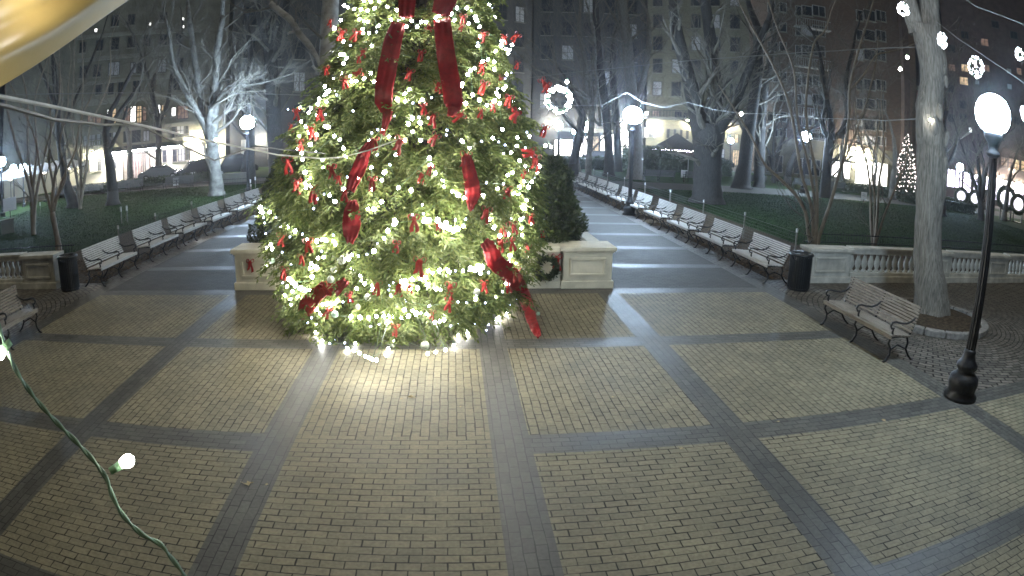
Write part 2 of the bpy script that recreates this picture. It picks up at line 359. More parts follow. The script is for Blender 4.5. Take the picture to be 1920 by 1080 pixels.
# ------------------------------------------------------------ the stone planter behind the tree
def panel_block(mb, x0, x1, y0, y1, zt, mi=0, panel=True):
    "a pedestal with plinth, sunk panel and cap"
    mb.box(x0-.04, y0-.04, 0, x1+.04, y1+.04, .16)
    mb.box(x0, y0, .16, x1, y1, zt-.12)
    mb.box(x0-.03, y0-.03, zt-.12, x1+.03, y1+.03, zt-.08); mb.box(x0-.07, y0-.07, zt-.08, x1+.07, y1+.07, zt)
    if panel:
        a, b, c0, d0 = x0+.14, x1-.14, .27, zt-.22
        for q in ((a, c0, b, c0+.05), (a, d0-.05, b, d0), (a, c0+.05, a+.05, d0-.05), (b-.05, c0+.05, b, d0-.05)):
            mb.box(q[0], y0-.035, q[1], q[2], y0-.002, q[3])
pl = empty('stone_planter', (-.72, 12.95, 0))
tag(pl, 'low cream limestone planter wall with panelled end blocks behind the big christmas tree', 'planter')
def loc_mb(build, name, parent, off, mat=None, bevel=.008):
    mb = MB(); build(mb); o = mb.build(name, mat or M['stone'], parent, bevel=bevel); return o
loc_mb(lambda m: panel_block(m, -4.0, -2.95, -.3, .4, .88), 'end_block', pl, 0)
loc_mb(lambda m: panel_block(m, 2.95, 4.0, -.3, .4, .88), 'end_block', pl, 0)
def midwall(m):
    m.box(-2.9, -.31, 0, 2.9, .3, .158); m.box(-2.9, -.27, .158, 2.9, .26, .77); m.box(-2.875, -.335, .77, 2.875, .32, .872)
    for x in (-2.35, -.8, .8, 2.35):
        for q in ((x-.5, .27, x+.5, .30), (x-.5, .63, x+.5, .66), (x-.5, .30, x-.47, .63), (x+.47, .30, x+.5, .63)):
            m.box(q[0], -.295, q[1], q[2], -.272, q[3])
loc_mb(midwall, 'front_wall', pl, 0)
def backwall(m):
    m.box(-4.0, .47, 0, -3.7, 5.0, .8); m.box(3.7, .47, 0, 4.0, 5.0, .8); m.box(-3.7, 4.7, 0, 3.7, 5.0, .8)
loc_mb(backwall, 'side_wall', pl, 0)
so_ = MB().box(-3.7, .33, 0, 3.7, 4.7, .7).build('soil', M['soil'], pl)

# ------------------------------------------------------------ balustrades
BAL = [(.075, .0), (.075, .04), (.05, .06), (.045, .09), (.07, .14), (.085, .2), (.08, .27), (.055, .36), (.04, .42), (.045, .44), (.06, .455), (.06, .48)]
def balustrade(name, label, y, posts, bays, zt=.87):
    t = empty(name, (posts[0][0], y, 0)); tag(t, label, 'balustrade', 'limestone balustrades along the cobbles'); X = posts[0][0]
    for x0, x1 in posts:
        mb = MB(); panel_block(mb, x0-X, x1-X, 0, .42, zt); mb.build('post', M['stone_old'], t, bevel=.008)
    for x0, x1 in bays:
        a, b = x0-X, x1-X
        MB().box(a, .06, zt-.14, b, .36, zt-.03).box(a, .03, zt-.03, b, .39, zt+.03).build('top_rail', M['stone_old'], t, bevel=.006)
        MB().box(a, 0, 0, b, .42, .16).box(a, .05, .16, b, .37, .25).build('plinth', M['stone_old'], t, bevel=.006)
        n = max(2, round((b-a)/.235))
        src = None
        for k in range(n):
            xx = a + (k+.5)*(b-a)/n
            if src is None: src = MB().lathe(BAL, 12).build('baluster', M['stone_old'], t, smooth=True); o = src
            else: o = src.copy(); COL.objects.link(o); o.parent = t
            o.location = (xx, .21, .25)
    return t
balustrade('balustrade', 'weathered limestone balustrade behind the big lopped tree, with turned balusters between panelled posts', 13.05,
           [(8.45, 9.72), (13.05, 13.75), (15.75, 17.0), (21.0, 21.7), (25.8, 26.5)],
           [(9.79, 12.98), (13.82, 15.68), (17.07, 20.93), (21.77, 25.73)])
balustrade('balustrade', 'weathered limestone balustrade ending beside the litter bin near the three-armed bench at the picture edge', 12.85,
           [(-11.35, -10.1), (-15.6, -14.9), (-20.2, -19.5)], [(-14.83, -11.42), (-19.43, -15.67)])

# ------------------------------------------------------------ litter bins
def litter_bin(x, y, label):
    t = empty('litter_bin', (x, y, 0)); tag(t, label, 'litter bin', 'black slatted litter bins')
    b = MB().lathe([(.22, .04), (.235, .06), (.25, .72)], 28, close=False).build('liner', M['iron_bin'], t, smooth=True)
    m = MB()
    for k in range(34):
        a = 2*pi*k/34; Mx = Matrix.Rotation(a, 4, 'Z')
        m.box(.262, -.013, .05, .274, .013, .78, M=Mx)
    m.build('slat_cage', M['iron_bin'], t)
    MB().lathe([(.20, .80), (.25, .79), (.30, .80), (.305, .83), (.28, .86), (.20, .85), (.20, .80)], 32, close=False).build('rim', M['iron_bin'], t, smooth=True)
    MB().lathe([(.26, 0), (.26, .05), (.24, .05)], 28).build('base', M['iron_bin'], t)
    return t
litter_bin(7.78, 12.45, 'black slatted round litter bin against the end post of the right balustrade')
litter_bin(-9.5, 12.75, 'black slatted round litter bin at the end of the balustrade by the left walk benches')

# ------------------------------------------------------------ benches (black iron scrolls, wooden slats); seat faces +y
BL = 2.0
def make_bench():
    t = empty('park_bench')
    m = MB()
    for i, (yy, zz) in enumerate(((.27, .425), (.255, .452), (.17, .455), (.085, .448), (0.0, .44), (-.085, .432), (-.16, .43))):
        wd = .012 if i == 0 else .036
        m.box(-BL/2, yy-wd, zz-.014 if i else zz-.03, BL/2, yy+wd, zz+.014)
    m.build('seat', M['slat_lit'], t, bevel=.004)
    m = MB()
    for i in range(9):
        s = i/8; zz = .50+.40*s; yy = -.20-.13*s-.02*sin(s*pi)
        Mx = Matrix.Translation((0, yy, zz)) @ Matrix.Rotation(radians(18), 4, 'X')
        m.box(-BL/2, -.012, -.019, BL/2, .012, .019, M=Mx)
    m.build('backrest', M['slat_lit'], t, bevel=.004)
    for x in (-BL/2+.05, 0, BL/2-.05):
        m = MB()
        m.tube([(x, .24, .41), (x, .1, .42), (x, -.17, .41), (x, -.23, .47), (x, -.30, .68), (x, -.37, .92)], .019, 6)
        m.tube([(x, .24, .41), (x, .27, .32), (x, .20, .22), (x, .20, .12), (x, .27, .02), (x, .33, .0)], .021, 6)
        m.tube([(x, -.15, .41), (x, -.2, .3), (x, -.17, .2), (x, -.26, .08), (x, -.36, .0)], .021, 6)
        m.tube([(x, .20, .2), (x, .05, .28), (x, -.17, .2)], .014, 6)
        m.build('leg_frame', M['iron'], t, smooth=True)
        a = MB().tube([(x, -.29, .72), (x, -.20, .66), (x, -.08, .63), (x, .06, .645), (x, .18, .67), (x, .25, .66), (x, .28, .61), (x, .25, .56), (x, .20, .57), (x, .22, .50), (x, .20, .44)], .019, 6)
        a.build('armrest', M['iron'], t, smooth=True)
    return t
bench0 = make_bench(); used = {}
ords = ['first', 'second', 'third', 'fourth', 'fifth', 'sixth', 'seventh', 'eighth', 'ninth', 'tenth', 'eleventh', 'twelfth', 'thirteenth', 'fourteenth', 'fifteenth', 'sixteenth', 'seventeenth', 'eighteenth', 'nineteenth', 'twentieth']
WG = 'slatted benches lining the two walks'
for i, y in enumerate((13.95, 16.65, 19.35, 22.1, 24.95, 27.6, 30.3, 32.7, 35.2, 38.2)):
    b = place(bench0, used, (7.42, y, 0), pi/2)
    tag(b, 'slatted bench in the row along the right-hand walk, %s along from the litter bin' % ords[i], 'park bench', WG)
for i, y in enumerate((14.0, 16.85, 19.3, 21.9, 24.7, 27.3)):
    b = place(bench0, used, (-8.83, y, 0), -pi/2)
    tag(b, 'slatted bench in the row along the left-hand walk, %s along from the litter bin' % ords[i], 'park bench', WG)
b = place(bench0, used, (7.02, 8.68, 0), pi/2, (1.1, 1, 1)); tag(b, 'brown slatted bench on the cobbles beside the stone kerb of the lopped tree', 'park bench', 'benches on the cobbles')
b_near = b; b = place(bench0, used, (-8.32, 8.35, 0), -pi/2, (1.1, 1, 1)); tag(b, 'brown slatted bench cut off by the picture edge, on the cobbles below the balustrade', 'park bench', 'benches on the cobbles')
def reslat(t, mat):
    for ch in t.children:
        if ch.name.startswith(('seat', 'backrest')): ch.data = ch.data.copy(); ch.data.materials[0] = M[mat]
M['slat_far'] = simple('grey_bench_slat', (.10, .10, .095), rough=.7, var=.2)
reslat(b_near, 'slat'); reslat(b, 'slat')
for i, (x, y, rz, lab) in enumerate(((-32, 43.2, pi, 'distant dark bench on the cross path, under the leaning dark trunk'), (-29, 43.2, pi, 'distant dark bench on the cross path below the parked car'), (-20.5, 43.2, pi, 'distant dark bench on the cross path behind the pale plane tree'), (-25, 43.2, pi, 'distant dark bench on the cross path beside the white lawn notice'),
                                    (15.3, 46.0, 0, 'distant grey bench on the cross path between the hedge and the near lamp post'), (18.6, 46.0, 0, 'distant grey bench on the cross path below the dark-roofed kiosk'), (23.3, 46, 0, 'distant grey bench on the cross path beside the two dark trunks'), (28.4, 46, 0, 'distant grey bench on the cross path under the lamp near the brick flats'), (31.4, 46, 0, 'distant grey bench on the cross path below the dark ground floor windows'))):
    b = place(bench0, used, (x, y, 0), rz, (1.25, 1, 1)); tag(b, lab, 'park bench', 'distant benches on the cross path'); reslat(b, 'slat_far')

# ------------------------------------------------------------ lamp posts
def make_lamp():
    t = empty('lamp_post')
    MB().lathe([(.30, 0), (.30, .05), (.24, .10), (.25, .16), (.27, .24), (.25, .33), (.18, .38), (.15, .42), (.19, .47), (.185, .52), (.13, .58), (.105, .66), (.11, .70), (.095, .74)], 24).build('base', M['iron'], t, smooth=True)
    m = MB()
    n = 24; prof = [(.088, .74), (.082, 1.5), (.072, 3.4), (.07, 3.46)]
    for r, z in prof:
        for k in range(n):
            a = 2*pi*k/n; q = r*(1 if k % 2 else .88); m.v.append((q*cos(a), q*sin(a), z))
    for i in range(len(prof)-1):
        for k in range(n): m.f.append((i*n+k, i*n+(k+1) % n, (i+1)*n+(k+1) % n, (i+1)*n+k)); m.m.append(0)
    m.build('pole', M['iron'], t)
    MB().lathe([(.07, 3.46), (.12, 3.50), (.12, 3.54), (.08, 3.58), (.09, 3.66), (.15, 3.74), (.17, 3.80), (.13, 3.83)], 20).build('collar', M['iron'], t, smooth=True)
    MB().lathe([(.11, 3.825), (.21, 3.86), (.28, 3.95), (.305, 4.07), (.285, 4.19), (.22, 4.29), (.12, 4.35), (.03, 4.37)], 24).build('globe', M['globe'], t, smooth=True)
    return t
lamp0 = make_lamp(); LG = 'globe lamp posts in the park'
for (x, y, lab, s) in ((7.12, 5.98, 'tall black post lamp with glaring globe, nearest the camera, beside the cobbles', 1),
                       (7.17, 25.2, 'black lamp post standing between benches on the right-hand walk', 1),
                       (-11.3, 33.1, 'black lamp post on the lawn beyond the left-hand benches, next to the pale plane tree', 1),
                       (10.0, 61.5, 'distant lamp post just under the lit wreath beside the christmas tree', 1.02),
                       (13.4, 70.6, 'distant lamp post with the small dimmer globe between two brighter ones near the shopfronts', .9),
                       (13.45, 66.1, 'distant lamp post by the slim pale forked tree, in front of the shopfronts', .97),
                       (24.65, 90.2, 'farthest small lamp post seen just left of the hedge, under the walk lamp', .95),
                       (26.0, 42.2, 'lamp post on the lawn in front of the brick apartment block', 1.05),
                       (33.25, 72.0, 'distant lamp post right of the kiosk, between thick dark trunks', .9),
                       (44.75, 42.3, 'distant lamp post before the violet shopfronts, right of the big lopped tree', .92)):
    o = place(lamp0, used, (x, y, 0), 0, s); tag(o, lab, 'lamp post', LG)
    if y < 6: lamp_near = o
for (u, v, d, lab) in ((2, 305, 45, 'distant lamp post at the far left edge, by the cafe'), (25, 317, 50, 'distant lamp post left of a pair, beside the cafe umbrellas'), (43, 314, 52, 'distant lamp post right of a pair, beside the cafe umbrellas')):
    p = Dp(u, v, d); s = p.z/4.08
    o = place(lamp0, used, (p.x, p.y, 0), 0, s); tag(o, lab, 'lamp post', LG)
for ch in lamp_near.children:
    if ch.name.startswith('globe'): ch.data = ch.data.copy(); ch.data.materials[0] = M['globe_near']
for o in list(COL.objects):
    if o.name.startswith('lamp_post') and o != lamp_near:
        for ch in o.children:
            if ch.name.startswith('globe'): ch.scale = (1.3, 1.3, 1.3); ch.location.z = -1.18  # far globes enlarged: lens bloom put into their size
# ------------------------------------------------------------ the christmas tree
TX, TY, TH, LEAN = -1.02, 10.9, 8.9, .075
PZ = [0, .15, .5, 1.0, 1.6, 2.4, 3.0, 3.9, 4.8, 5.6, 7.0, 8.3, 8.9]
PR = [1.52, 1.72, 1.94, 2.07, 2.17, 2.17, 2.03, 1.68, 1.38, 1.20, .80, .33, .05]
def RZ(z): return float(np.interp(z, PZ, PR))
def fronds(tx, ty, PZ, PR, H, n, per, fingers, ln, rg, wscale=1.0):
    "boughs of drooping sprays; every spray is a fan of short needle brushes"
    zs = np.linspace(.12, H-.15, 400); wt = np.interp(zs, PZ, PR)+.12; wt /= wt.sum()
    z = rg.choice(zs, n, p=wt) + rg.uniform(-.05, .05, n); a = rg.uniform(0, 2*pi, n)
    R = np.interp(z, PZ, PR)
    # uneven outline: low-frequency lumps and single long boughs
    lump = 1+.05*np.sin(a*5+z*2.3)+.05*np.sin(a*9-z*4.1)+rg.normal(0, .045, n)
    tipr = R*lump + .02; L = np.clip(R*.55, .25, 1.0)*rg.uniform(.75, 1.15, n)
    er = np.stack([np.cos(a), np.sin(a), 0*a], 1); et = np.stack([-np.sin(a), np.cos(a), 0*a], 1); ez = np.array([0, 0, 1.])
    tip = er*tipr[:, None] + ez*(z-.10)[:, None]; rise = rg.uniform(.05, .3, n)
    base = er*(tipr-L)[:, None] + ez*(z+rise)[:, None]
    V = []; 
    t = (np.arange(per)+.5)/per
    B = np.repeat(base, per, 0); T = np.repeat(tip, per, 0); tt = np.tile(t, n)*.9+.12; tt = tt+rg.uniform(-.04, .04, len(tt))
    side = np.where(np.tile(np.arange(per), n) % 2 == 0, 1, -1.)
    ER, ET = np.repeat(er, per, 0), np.repeat(et, per, 0); LL = np.repeat(L, per)
    P = B + (T-B)*tt[:, None]; P[:, 2] -= .10*tt**2
    ang = side*(radians(72)*(1-tt*.75)) + rg.normal(0, .22, len(tt))
    sl = ln*(1.25-.55*tt)*rg.uniform(.75, 1.2, len(tt))*np.clip(LL, .5, 1)
    D = ER*np.cos(ang)[:, None] + ET*np.sin(ang)[:, None]; D[:, 2] -= rg.uniform(.15, .85, len(tt)); D /= np.linalg.norm(D, axis=1)[:, None]
    SD = np.cross(D, ez); SD /= np.linalg.norm(SD, axis=1)[:, None]+1e-9; UP = np.cross(SD, D)
    out = []
    for k in range(fingers):
        f = (k+.5)/fingers; s = 1 if k % 2 else -1
        if k == fingers-1: s = 0; f = .85
        q = P + D*(sl*f)[:, None]; q[:, 2] -= .25*sl*f*f
        fa = s*rg.uniform(.55, .95, len(tt)); fl = sl*.46*(1.15-.5*f)*rg.uniform(.8, 1.2, len(tt))
        d = D*np.cos(fa)[:, None] + SD*np.sin(fa)[:, None] + UP*rg.normal(0, .28, len(tt))[:, None]; d[:, 2] -= .25; d /= np.linalg.norm(d, axis=1)[:, None]
        wv = np.cross(d, UP+rg.normal(0, .5, UP.shape)); wv /= np.linalg.norm(wv, axis=1)[:, None]+1e-9; wv = wv*(.0165*wscale)*rg.uniform(.8, 1.3, len(tt))[:, None]
        nv = np.cross(d, wv)*1.0
        e = q + d*fl[:, None]; mid = q + d*(fl*.42)[:, None]
        out.append(np.stack([q, mid+wv, e, mid-wv, mid+nv*.9], 1))
    O = np.stack(out, 1).reshape(-1, 5, 3); nq = len(O)
    b = (np.arange(nq)*5)[:, None]
    Fq = np.concatenate([b+np.array([[0, 1, 4]]), b+np.array([[1, 2, 4]]), b+np.array([[2, 3, 4]]), b+np.array([[3, 0, 4]])], 0)
    V = O.reshape(-1, 3)
    return V, Fq, base, tip
rg = np.random.RandomState(11)
xt = empty('christmas_tree', (TX, TY, 0)); tag(xt, 'huge decorated outdoor christmas tree with drooping green boughs in the middle of the plaza', 'christmas tree')
V, Fq, bb, tp = fronds(TX, TY, PZ, PR, TH, 1900, 13, 8, .37, rg)
V[:, 0] += LEAN*V[:, 2]; bb[:, 0] += LEAN*bb[:, 2]; tp[:, 0] += LEAN*tp[:, 2]
np_mesh('crown', V, Fq, M['needle'], xt)
m = MB(); m.tube([(0, 0, 0), (0.02+2*LEAN, 0, 2), (-.02+5*LEAN, 0.01, 5), (TH*LEAN, 0, TH)], [.17, .15, .09, .015], 12)
m.build('trunk', M['bark_dark'], xt, smooth=True)
m = MB()
for i in range(0, len(bb), 2):
    b, t2 = bb[i], tp[i]; r0 = .06*b[:2]/max(1e-6, hypot(b[0], b[1]))
    m.tube([(r0[0], r0[1], b[2]+.05), tuple(b), tuple(t2*.93+np.array([0, 0, -.02*0]))], [.022, .014, .005], 3, cap=False)
m.build('bough', M['bark_dark'], xt)

def on_tree(u, v, off=.0, k=1.0):
    "first point where the line of sight meets the crown's surface (radius k*R+off); off the crown: the nearest point to it"
    d = ray(u, v); best = None; t = 6.5
    while t < 13.5:
        P = EYE + d*t; r = hypot(P.x-TX-LEAN*max(0, P.z), P.y-TY); R = RZ(max(0, P.z))*k+off
        if P.z < .04: P = EYE + d*((.05-CH)/d.z); return P
        if r <= R: return P
        if best is None or r-R < best[0]: best = (r-R, P)
        t += .02
    return best[1]
BULBS = """652,14 664,17 677,18 689,20 702,16 683,2 695,3 711,2 726,13 744,19 639,38 627,53,2 634,73 644,78 674,36 683,39 690,41 710,48 680,54 681,62 692,62 706,60,0 733,37 748,38 756,34,0 772,39 762,50 782,50 790,41 799,41 817,33 823,30 831,26 657,85,0 697,86 638,102 645,102 650,109 644,119 695,137 657,143 683,147 659,152 668,152 701,153 609,162 616,171,2 610,177 631,178,0 768,168 759,176
857,15 875,15 884,20,0 846,26,2 852,38 891,32,2 879,44 894,39 899,50 900,68 896,80,0 896,86 941,77,2 940,85,2 960,84 929,96 948,92 955,94 952,100 905,115 915,112 927,116 926,129 890,128 882,132 877,140 950,139 947,147,0 948,162 933,166,0 944,167 867,157 931,174 887,178 613,172 598,185 596,195,2 612,191 563,202 540,205,0 579,211 594,216 610,215,0 565,228 573,237 580,248,2 594,252 615,238,2 609,237 627,255 637,262 561,255 582,271,2 559,279 566,287 592,285,0 644,278 567,299 605,299 648,294 606,315 572,323,2 580,333,2 573,343,2 574,351,2 582,348 644,354 618,366 608,364,0 651,332,0 655,346 672,334 677,320,0 696,314 731,309,0 721,323,2 716,338 699,354 747,352 771,357,2 742,290 707,290,0 693,264 692,279 718,244 708,243,0 729,256 759,263 788,263 774,247 765,232,2 773,222,2 789,231 785,220,0 768,169 759,176 745,186,2 760,190 774,193,0 791,187 740,218,0 662,208,0 697,249,0 792,187 809,183,0 866,161 886,178 899,187,2 873,194,2 913,197 927,189,2 937,194 931,175 935,180 948,163 786,220,0 803,221,0 788,230,2 838,244,0 837,253,0 789,263 805,297,2 808,310,2 816,325 830,338 833,349 849,359,2 859,365 867,265,2 880,277 903,265,0 924,259 942,243 935,266,0 947,272,0 970,258 969,274 958,286 944,288,0 985,277,0 988,248,0 1018,246,0 1023,273,2 1033,275 1011,312,2 1007,322,2 974,301 961,324 952,328 912,343,0 944,345,0 933,354 906,366 982,340 997,341 974,351,2 991,351,2 963,363 972,364
488,389,3 491,397,3 506,398,2 494,408,0 517,408,0 496,418,0 526,424 539,426,2 553,433,2 498,438,0 544,444,0 567,439,0 576,450 508,459,2 511,467,2 500,465 594,452,2 611,451,2 604,449 625,441,0 625,452 629,458 603,471,0 596,484 607,482 653,484,3 659,478 672,480,0 701,471,2 688,477,0 707,457,0 720,447 727,433,2 740,414,2 739,420,2 701,392,2 690,392 715,378,2 699,356 628,378,2 619,367,0 588,391,0 595,373,0 529,473,0 499,500 546,495,0 583,494 590,500,2 594,502,2 581,504 585,519,2 660,505 676,517 677,525 684,532 669,541 542,523,3 548,529,3 554,535,3 538,537 563,541,3 571,544,3 579,546,3 534,554 530,530,0 697,535,0 699,542 719,549 731,535,0 737,530,0 729,544,0 733,554 578,555 548,546
771,357 742,417,2 833,351,0 850,360,2 859,367,2 870,371 882,377 886,392,0 907,367,0 980,390,3 984,393,2 987,376 792,384,0 794,401,0 773,403,0 796,413,3 804,413,3 821,413,3 826,422,2 836,419,3 833,426,2 842,428,3 851,432,3 858,429,3 869,424 854,412,0 873,411,0 958,410,0 976,412 981,408,0 918,411 926,427,2 937,442,2 953,439 942,453,0 967,429,0 978,428 979,441 976,467 956,479,2 949,494,2 957,494,2 968,492 994,483 896,499,3 904,501,3 889,506,3 900,506,2 882,503,2 877,508,0 868,508 854,508,0 843,510 839,506,2 824,507,2 811,512 803,508 798,521,2 787,523 773,524,2 759,526,2 753,528,2 769,542,2 761,534,2 783,540,2 802,534,2 818,542,2 826,543 831,547 846,542 901,513 916,511,0 982,528 1004,526 949,532,2 942,547,0 929,558 892,561,2 859,566,0 911,539,0 804,574,0 758,581,2 761,563,0 750,553,0 773,583 781,586 789,587 969,560,0 950,587 991,534,0
535,554 544,560 546,572 558,557 589,572 593,580,3 605,571 613,570,2 621,570,2 626,569,2 601,588,2 632,563 643,566,0 657,563,0 658,594,2 675,595,2 691,595 706,593 720,593,2 729,593,2 737,593,2 752,596 766,593,2 759,580 774,583 727,604,2 711,608,0 695,612,0 593,610 593,624,2 603,640,2 602,649,0 627,638,0 618,644,0 646,643,0 666,644 651,653 663,657 674,662 685,668,3 692,671,3 698,674,3 706,675,2 724,666 728,654 737,639 755,638,0 584,596,0 577,605,0 656,637,0 719,549 733,555 699,543 684,532 762,564,0 780,589,2 800,589 774,583,0 806,573,0 816,604,2 824,602,2 832,600,2 875,568,0 910,568,0 951,586 932,599,2 936,595 916,609,0 890,607,0 882,607,0 876,622,2 860,607,0 845,611,0 859,628 851,647 835,656 817,660 802,663 912,619,0 970,560,0 956,572,0"""
pts = []
for q in BULBS.split():
    a = [int(float(x)) for x in q.split(',')]; u, v = a[0], a[1]; s = a[2] if len(a) > 2 else 1
    P = on_tree(u, v, .05, 1.05)
    if v > 655: P = G(u, v, .34); s = 1
    pts.append((P.z, atan2(P.y-TY, P.x-TX-LEAN*P.z), P, s))
for k in range(330):   # the sides and the back that the photo does not show
    z = rnd.uniform(.1, 8.6)**1.0; a = rnd.uniform(0.05*pi, .95*pi) if z < 5.4 else rnd.uniform(0, 2*pi); r = RZ(z)*1.05+.04
    pts.append((z, a, Vector((TX+LEAN*z+r*cos(a), TY+r*sin(a), z)), rnd.choice((0, 1, 1, 2))))
pts.sort(key=lambda q: q[0])
NG = 16; per = len(pts)/NG; srcs = {}
gl_ord = ords
for g in range(NG):
    grp = sorted(pts[int(g*per):int((g+1)*per)], key=lambda q: q[1])
    st = empty('light_string', (TX, TY, grp[0][0]))
    tag(st, 'string of white lights wound round the christmas tree, %s turn up from the ground' % gl_ord[g], 'light string', 'light strings on the christmas tree')
    base = Vector((TX, TY, grp[0][0]))
    path = []
    for i, (z, a, P, s) in enumerate(grp):
        q = P-base; path.append(q)
        z2, a2, P2, s2 = grp[(i+1) % len(grp)]; da = (a2-a) % (2*pi)
        nn = int(da/.25)
        for k in range(1, nn+1):
            f = k/(nn+1); aa = a+da*f; zz = z+(z2-z)*f-.05*sin(pi*f); r = RZ(max(0, zz))*1.0+.01
            path.append(Vector((LEAN*zz+r*cos(aa), r*sin(aa), zz-base.z)))
    MB().tube(path+[path[0]], .004, 3, cap=False).build('cable', M['wire_green'], st)
    for z, a, P, s in grp:
        if s not in srcs:
            r = (.014, .0205, .027, .033)[s]
            mb = MB().lathe([(.004, -r*1.2), (r*.75, -r*.75), (r, 0), (r*.75, r*.75), (.004, r*1.25)], 7)
            o = mb.build('bulb', M['bulb_small'] if s == 0 else M['bulb'], st, smooth=True); srcs[s] = o
        else: o = srcs[s].copy(); COL.objects.link(o); o.parent = st
        o.location = P-base; o.rotation_euler = (rnd.uniform(-1, 1), rnd.uniform(-1, 1), 0)

# bows
def bow_parts(seed, name='red_bow'):
    r = random.Random(seed)
    m = MB()
    for s in (-1, 1):   # two loops of broad ribbon
        n = 9; w_ = .032
        P = []
        for k in range(n+1):
            a = 2*pi*k/n; x = s*(.018+.075*(1-cos(a))/2); z = .045*sin(a)*(1 if s > 0 else -1)+.012*(1-cos(a))*r.uniform(.6, 1)
            P.append((x, z))
        for k in range(n+1): m.v += [(P[k][0], -w_-.01*sin(k), P[k][1]), (P[k][0], w_, P[k][1])]
        b = 0 if s < 0 else 2*(n+1)
        for k in range(n): m.f.append((b+2*k, b+2*k+2, b+2*k+3, b+2*k+1)); m.m.append(0)
    o = m.build(name, M['bow'], smooth=True); sd = o.modifiers.new('thick', 'SOLIDIFY'); sd.thickness = .003
    MB().lathe([(.004, -.022), (.018, -.012), (.02, 0), (.018, .012), (.004, .022)], 8).build('knot', M['bow'], o, smooth=True)
    for s in (-1, 1):
        m = MB(); n = 6; Lt = .19+.05*r.random(); ph = r.random()*6
        for k in range(n+1):
            f = k/n; x = s*(.012+.035*f)+.008*sin(f*7+ph); y = -.02-.02*sin(f*5+ph); z = -Lt*f; wd = .025+.006*f
            zz = z-(.012 if k == n else 0)
            m.v += [(x-wd, y, zz), (x+wd, y-.006, z+(.012 if k == n else 0))]
        for k in range(n): m.f.append((2*k, 2*k+1, 2*k+3, 2*k+2)); m.m.append(0)
        t = m.build('tail', M['bow'], o, smooth=True); sd = t.modifiers.new('thick', 'SOLIDIFY'); sd.thickness = .003
    return o
bow0 = [bow_parts(1), bow_parts(2), bow_parts(3)]; bused = {}
# u, v of the knot, scale, lean of the tails (degrees)
BOWS = """620,37,1,10 641,58,1.5,3 668,60,1.3,25 681,94,1,5 673,106,.8,0 612,128,1,-10 645,148,1.2,-5 676,135,1.1,70 791,97,1.2,0 770,133,1.2,12 822,155,1.3,0 802,50,1,-60 869,30,1.1,0 868,48,.8,30 909,62,1.3,15 946,68,1.2,0 971,65,1.3,40 905,122,1.2,0 971,118,.9,20 941,145,1,20 909,156,1.4,15 1016,150,1.3,-30 1026,158,1.4,10 556,207,1.4,-10 600,205,1.5,-5 546,234,1,10 582,240,1.5,-10 562,265,1.1,0 539,300,1.7,-8 556,340,1.5,10 589,352,1.5,8 622,314,1.4,-12 634,330,1,0 698,336,1.3,-5 751,262,1.6,28 794,196,1.1,-5 813,215,1.4,3 818,254,1.3,30 867,214,1.4,60 903,206,1,10 956,182,1.4,8 968,210,1.6,30 1000,286,1.7,85 1005,295,1.7,8 1023,238,1.4,12 986,322,.9,30 874,290,1.6,10 808,312,1,20 790,325,1.2,-5 952,354,1.4,3 913,393,1.5,10 776,408,1.5,-5 995,404,1.1,-5 1017,432,1,0 744,455,1.1,15 787,488,1.7,10 588,360,1.4,5 527,441,1.4,15 577,452,1.5,-3 565,480,1.1,0 533,505,1.3,5 708,531,1.3,5 748,533,1.3,0 845,535,1.6,3 908,530,1.2,0 947,420,1.5,5 941,452,1.4,5 958,450,1.3,-10 990,461,1,0 741,612,1.2,0 654,552,1.1,-8 616,578,1.3,25 811,585,1,10 843,565,1.3,10 768,535,1,0 606,535,1.4,-30 680,285,1.1,0 703,262,1.2,-5 963,420,1.2,-10 820,420,.8,-10 647,358,1.3,0 925,195,1,0 967,505,1.6,-10 950,535,1.1,-20"""
BL_ = []
for q in BOWS.split():
    u, v, s, an = [float(x) for x in q.split(',')]; BL_.append([u, v, s, an])
BL_.sort(key=lambda q: q[1])
rows = [BL_[i:i+8] for i in range(0, len(BL_), 8)]
for ri, row in enumerate(rows):
    row.sort(key=lambda q: q[0])
    for ci, (u, v, s, an) in enumerate(row):
        src = bow0[(ri+ci) % 3]
        P = on_tree(u, v, .09, 1.06)
        o = place(src, bused, P, atan2(EYE.y-P.y, EYE.x-P.x)+pi/2+rnd.uniform(-.5, .5), s*.58)
        o.rotation_euler[1] = radians(an)+rnd.uniform(-.1, .1); o.rotation_euler[0] = rnd.uniform(-.25, .1)
        tag(o, 'small red bow on the christmas tree, %s from left in the %s row down' % (ords[ci], ords[ri]), 'bow', 'red bows on the christmas tree')
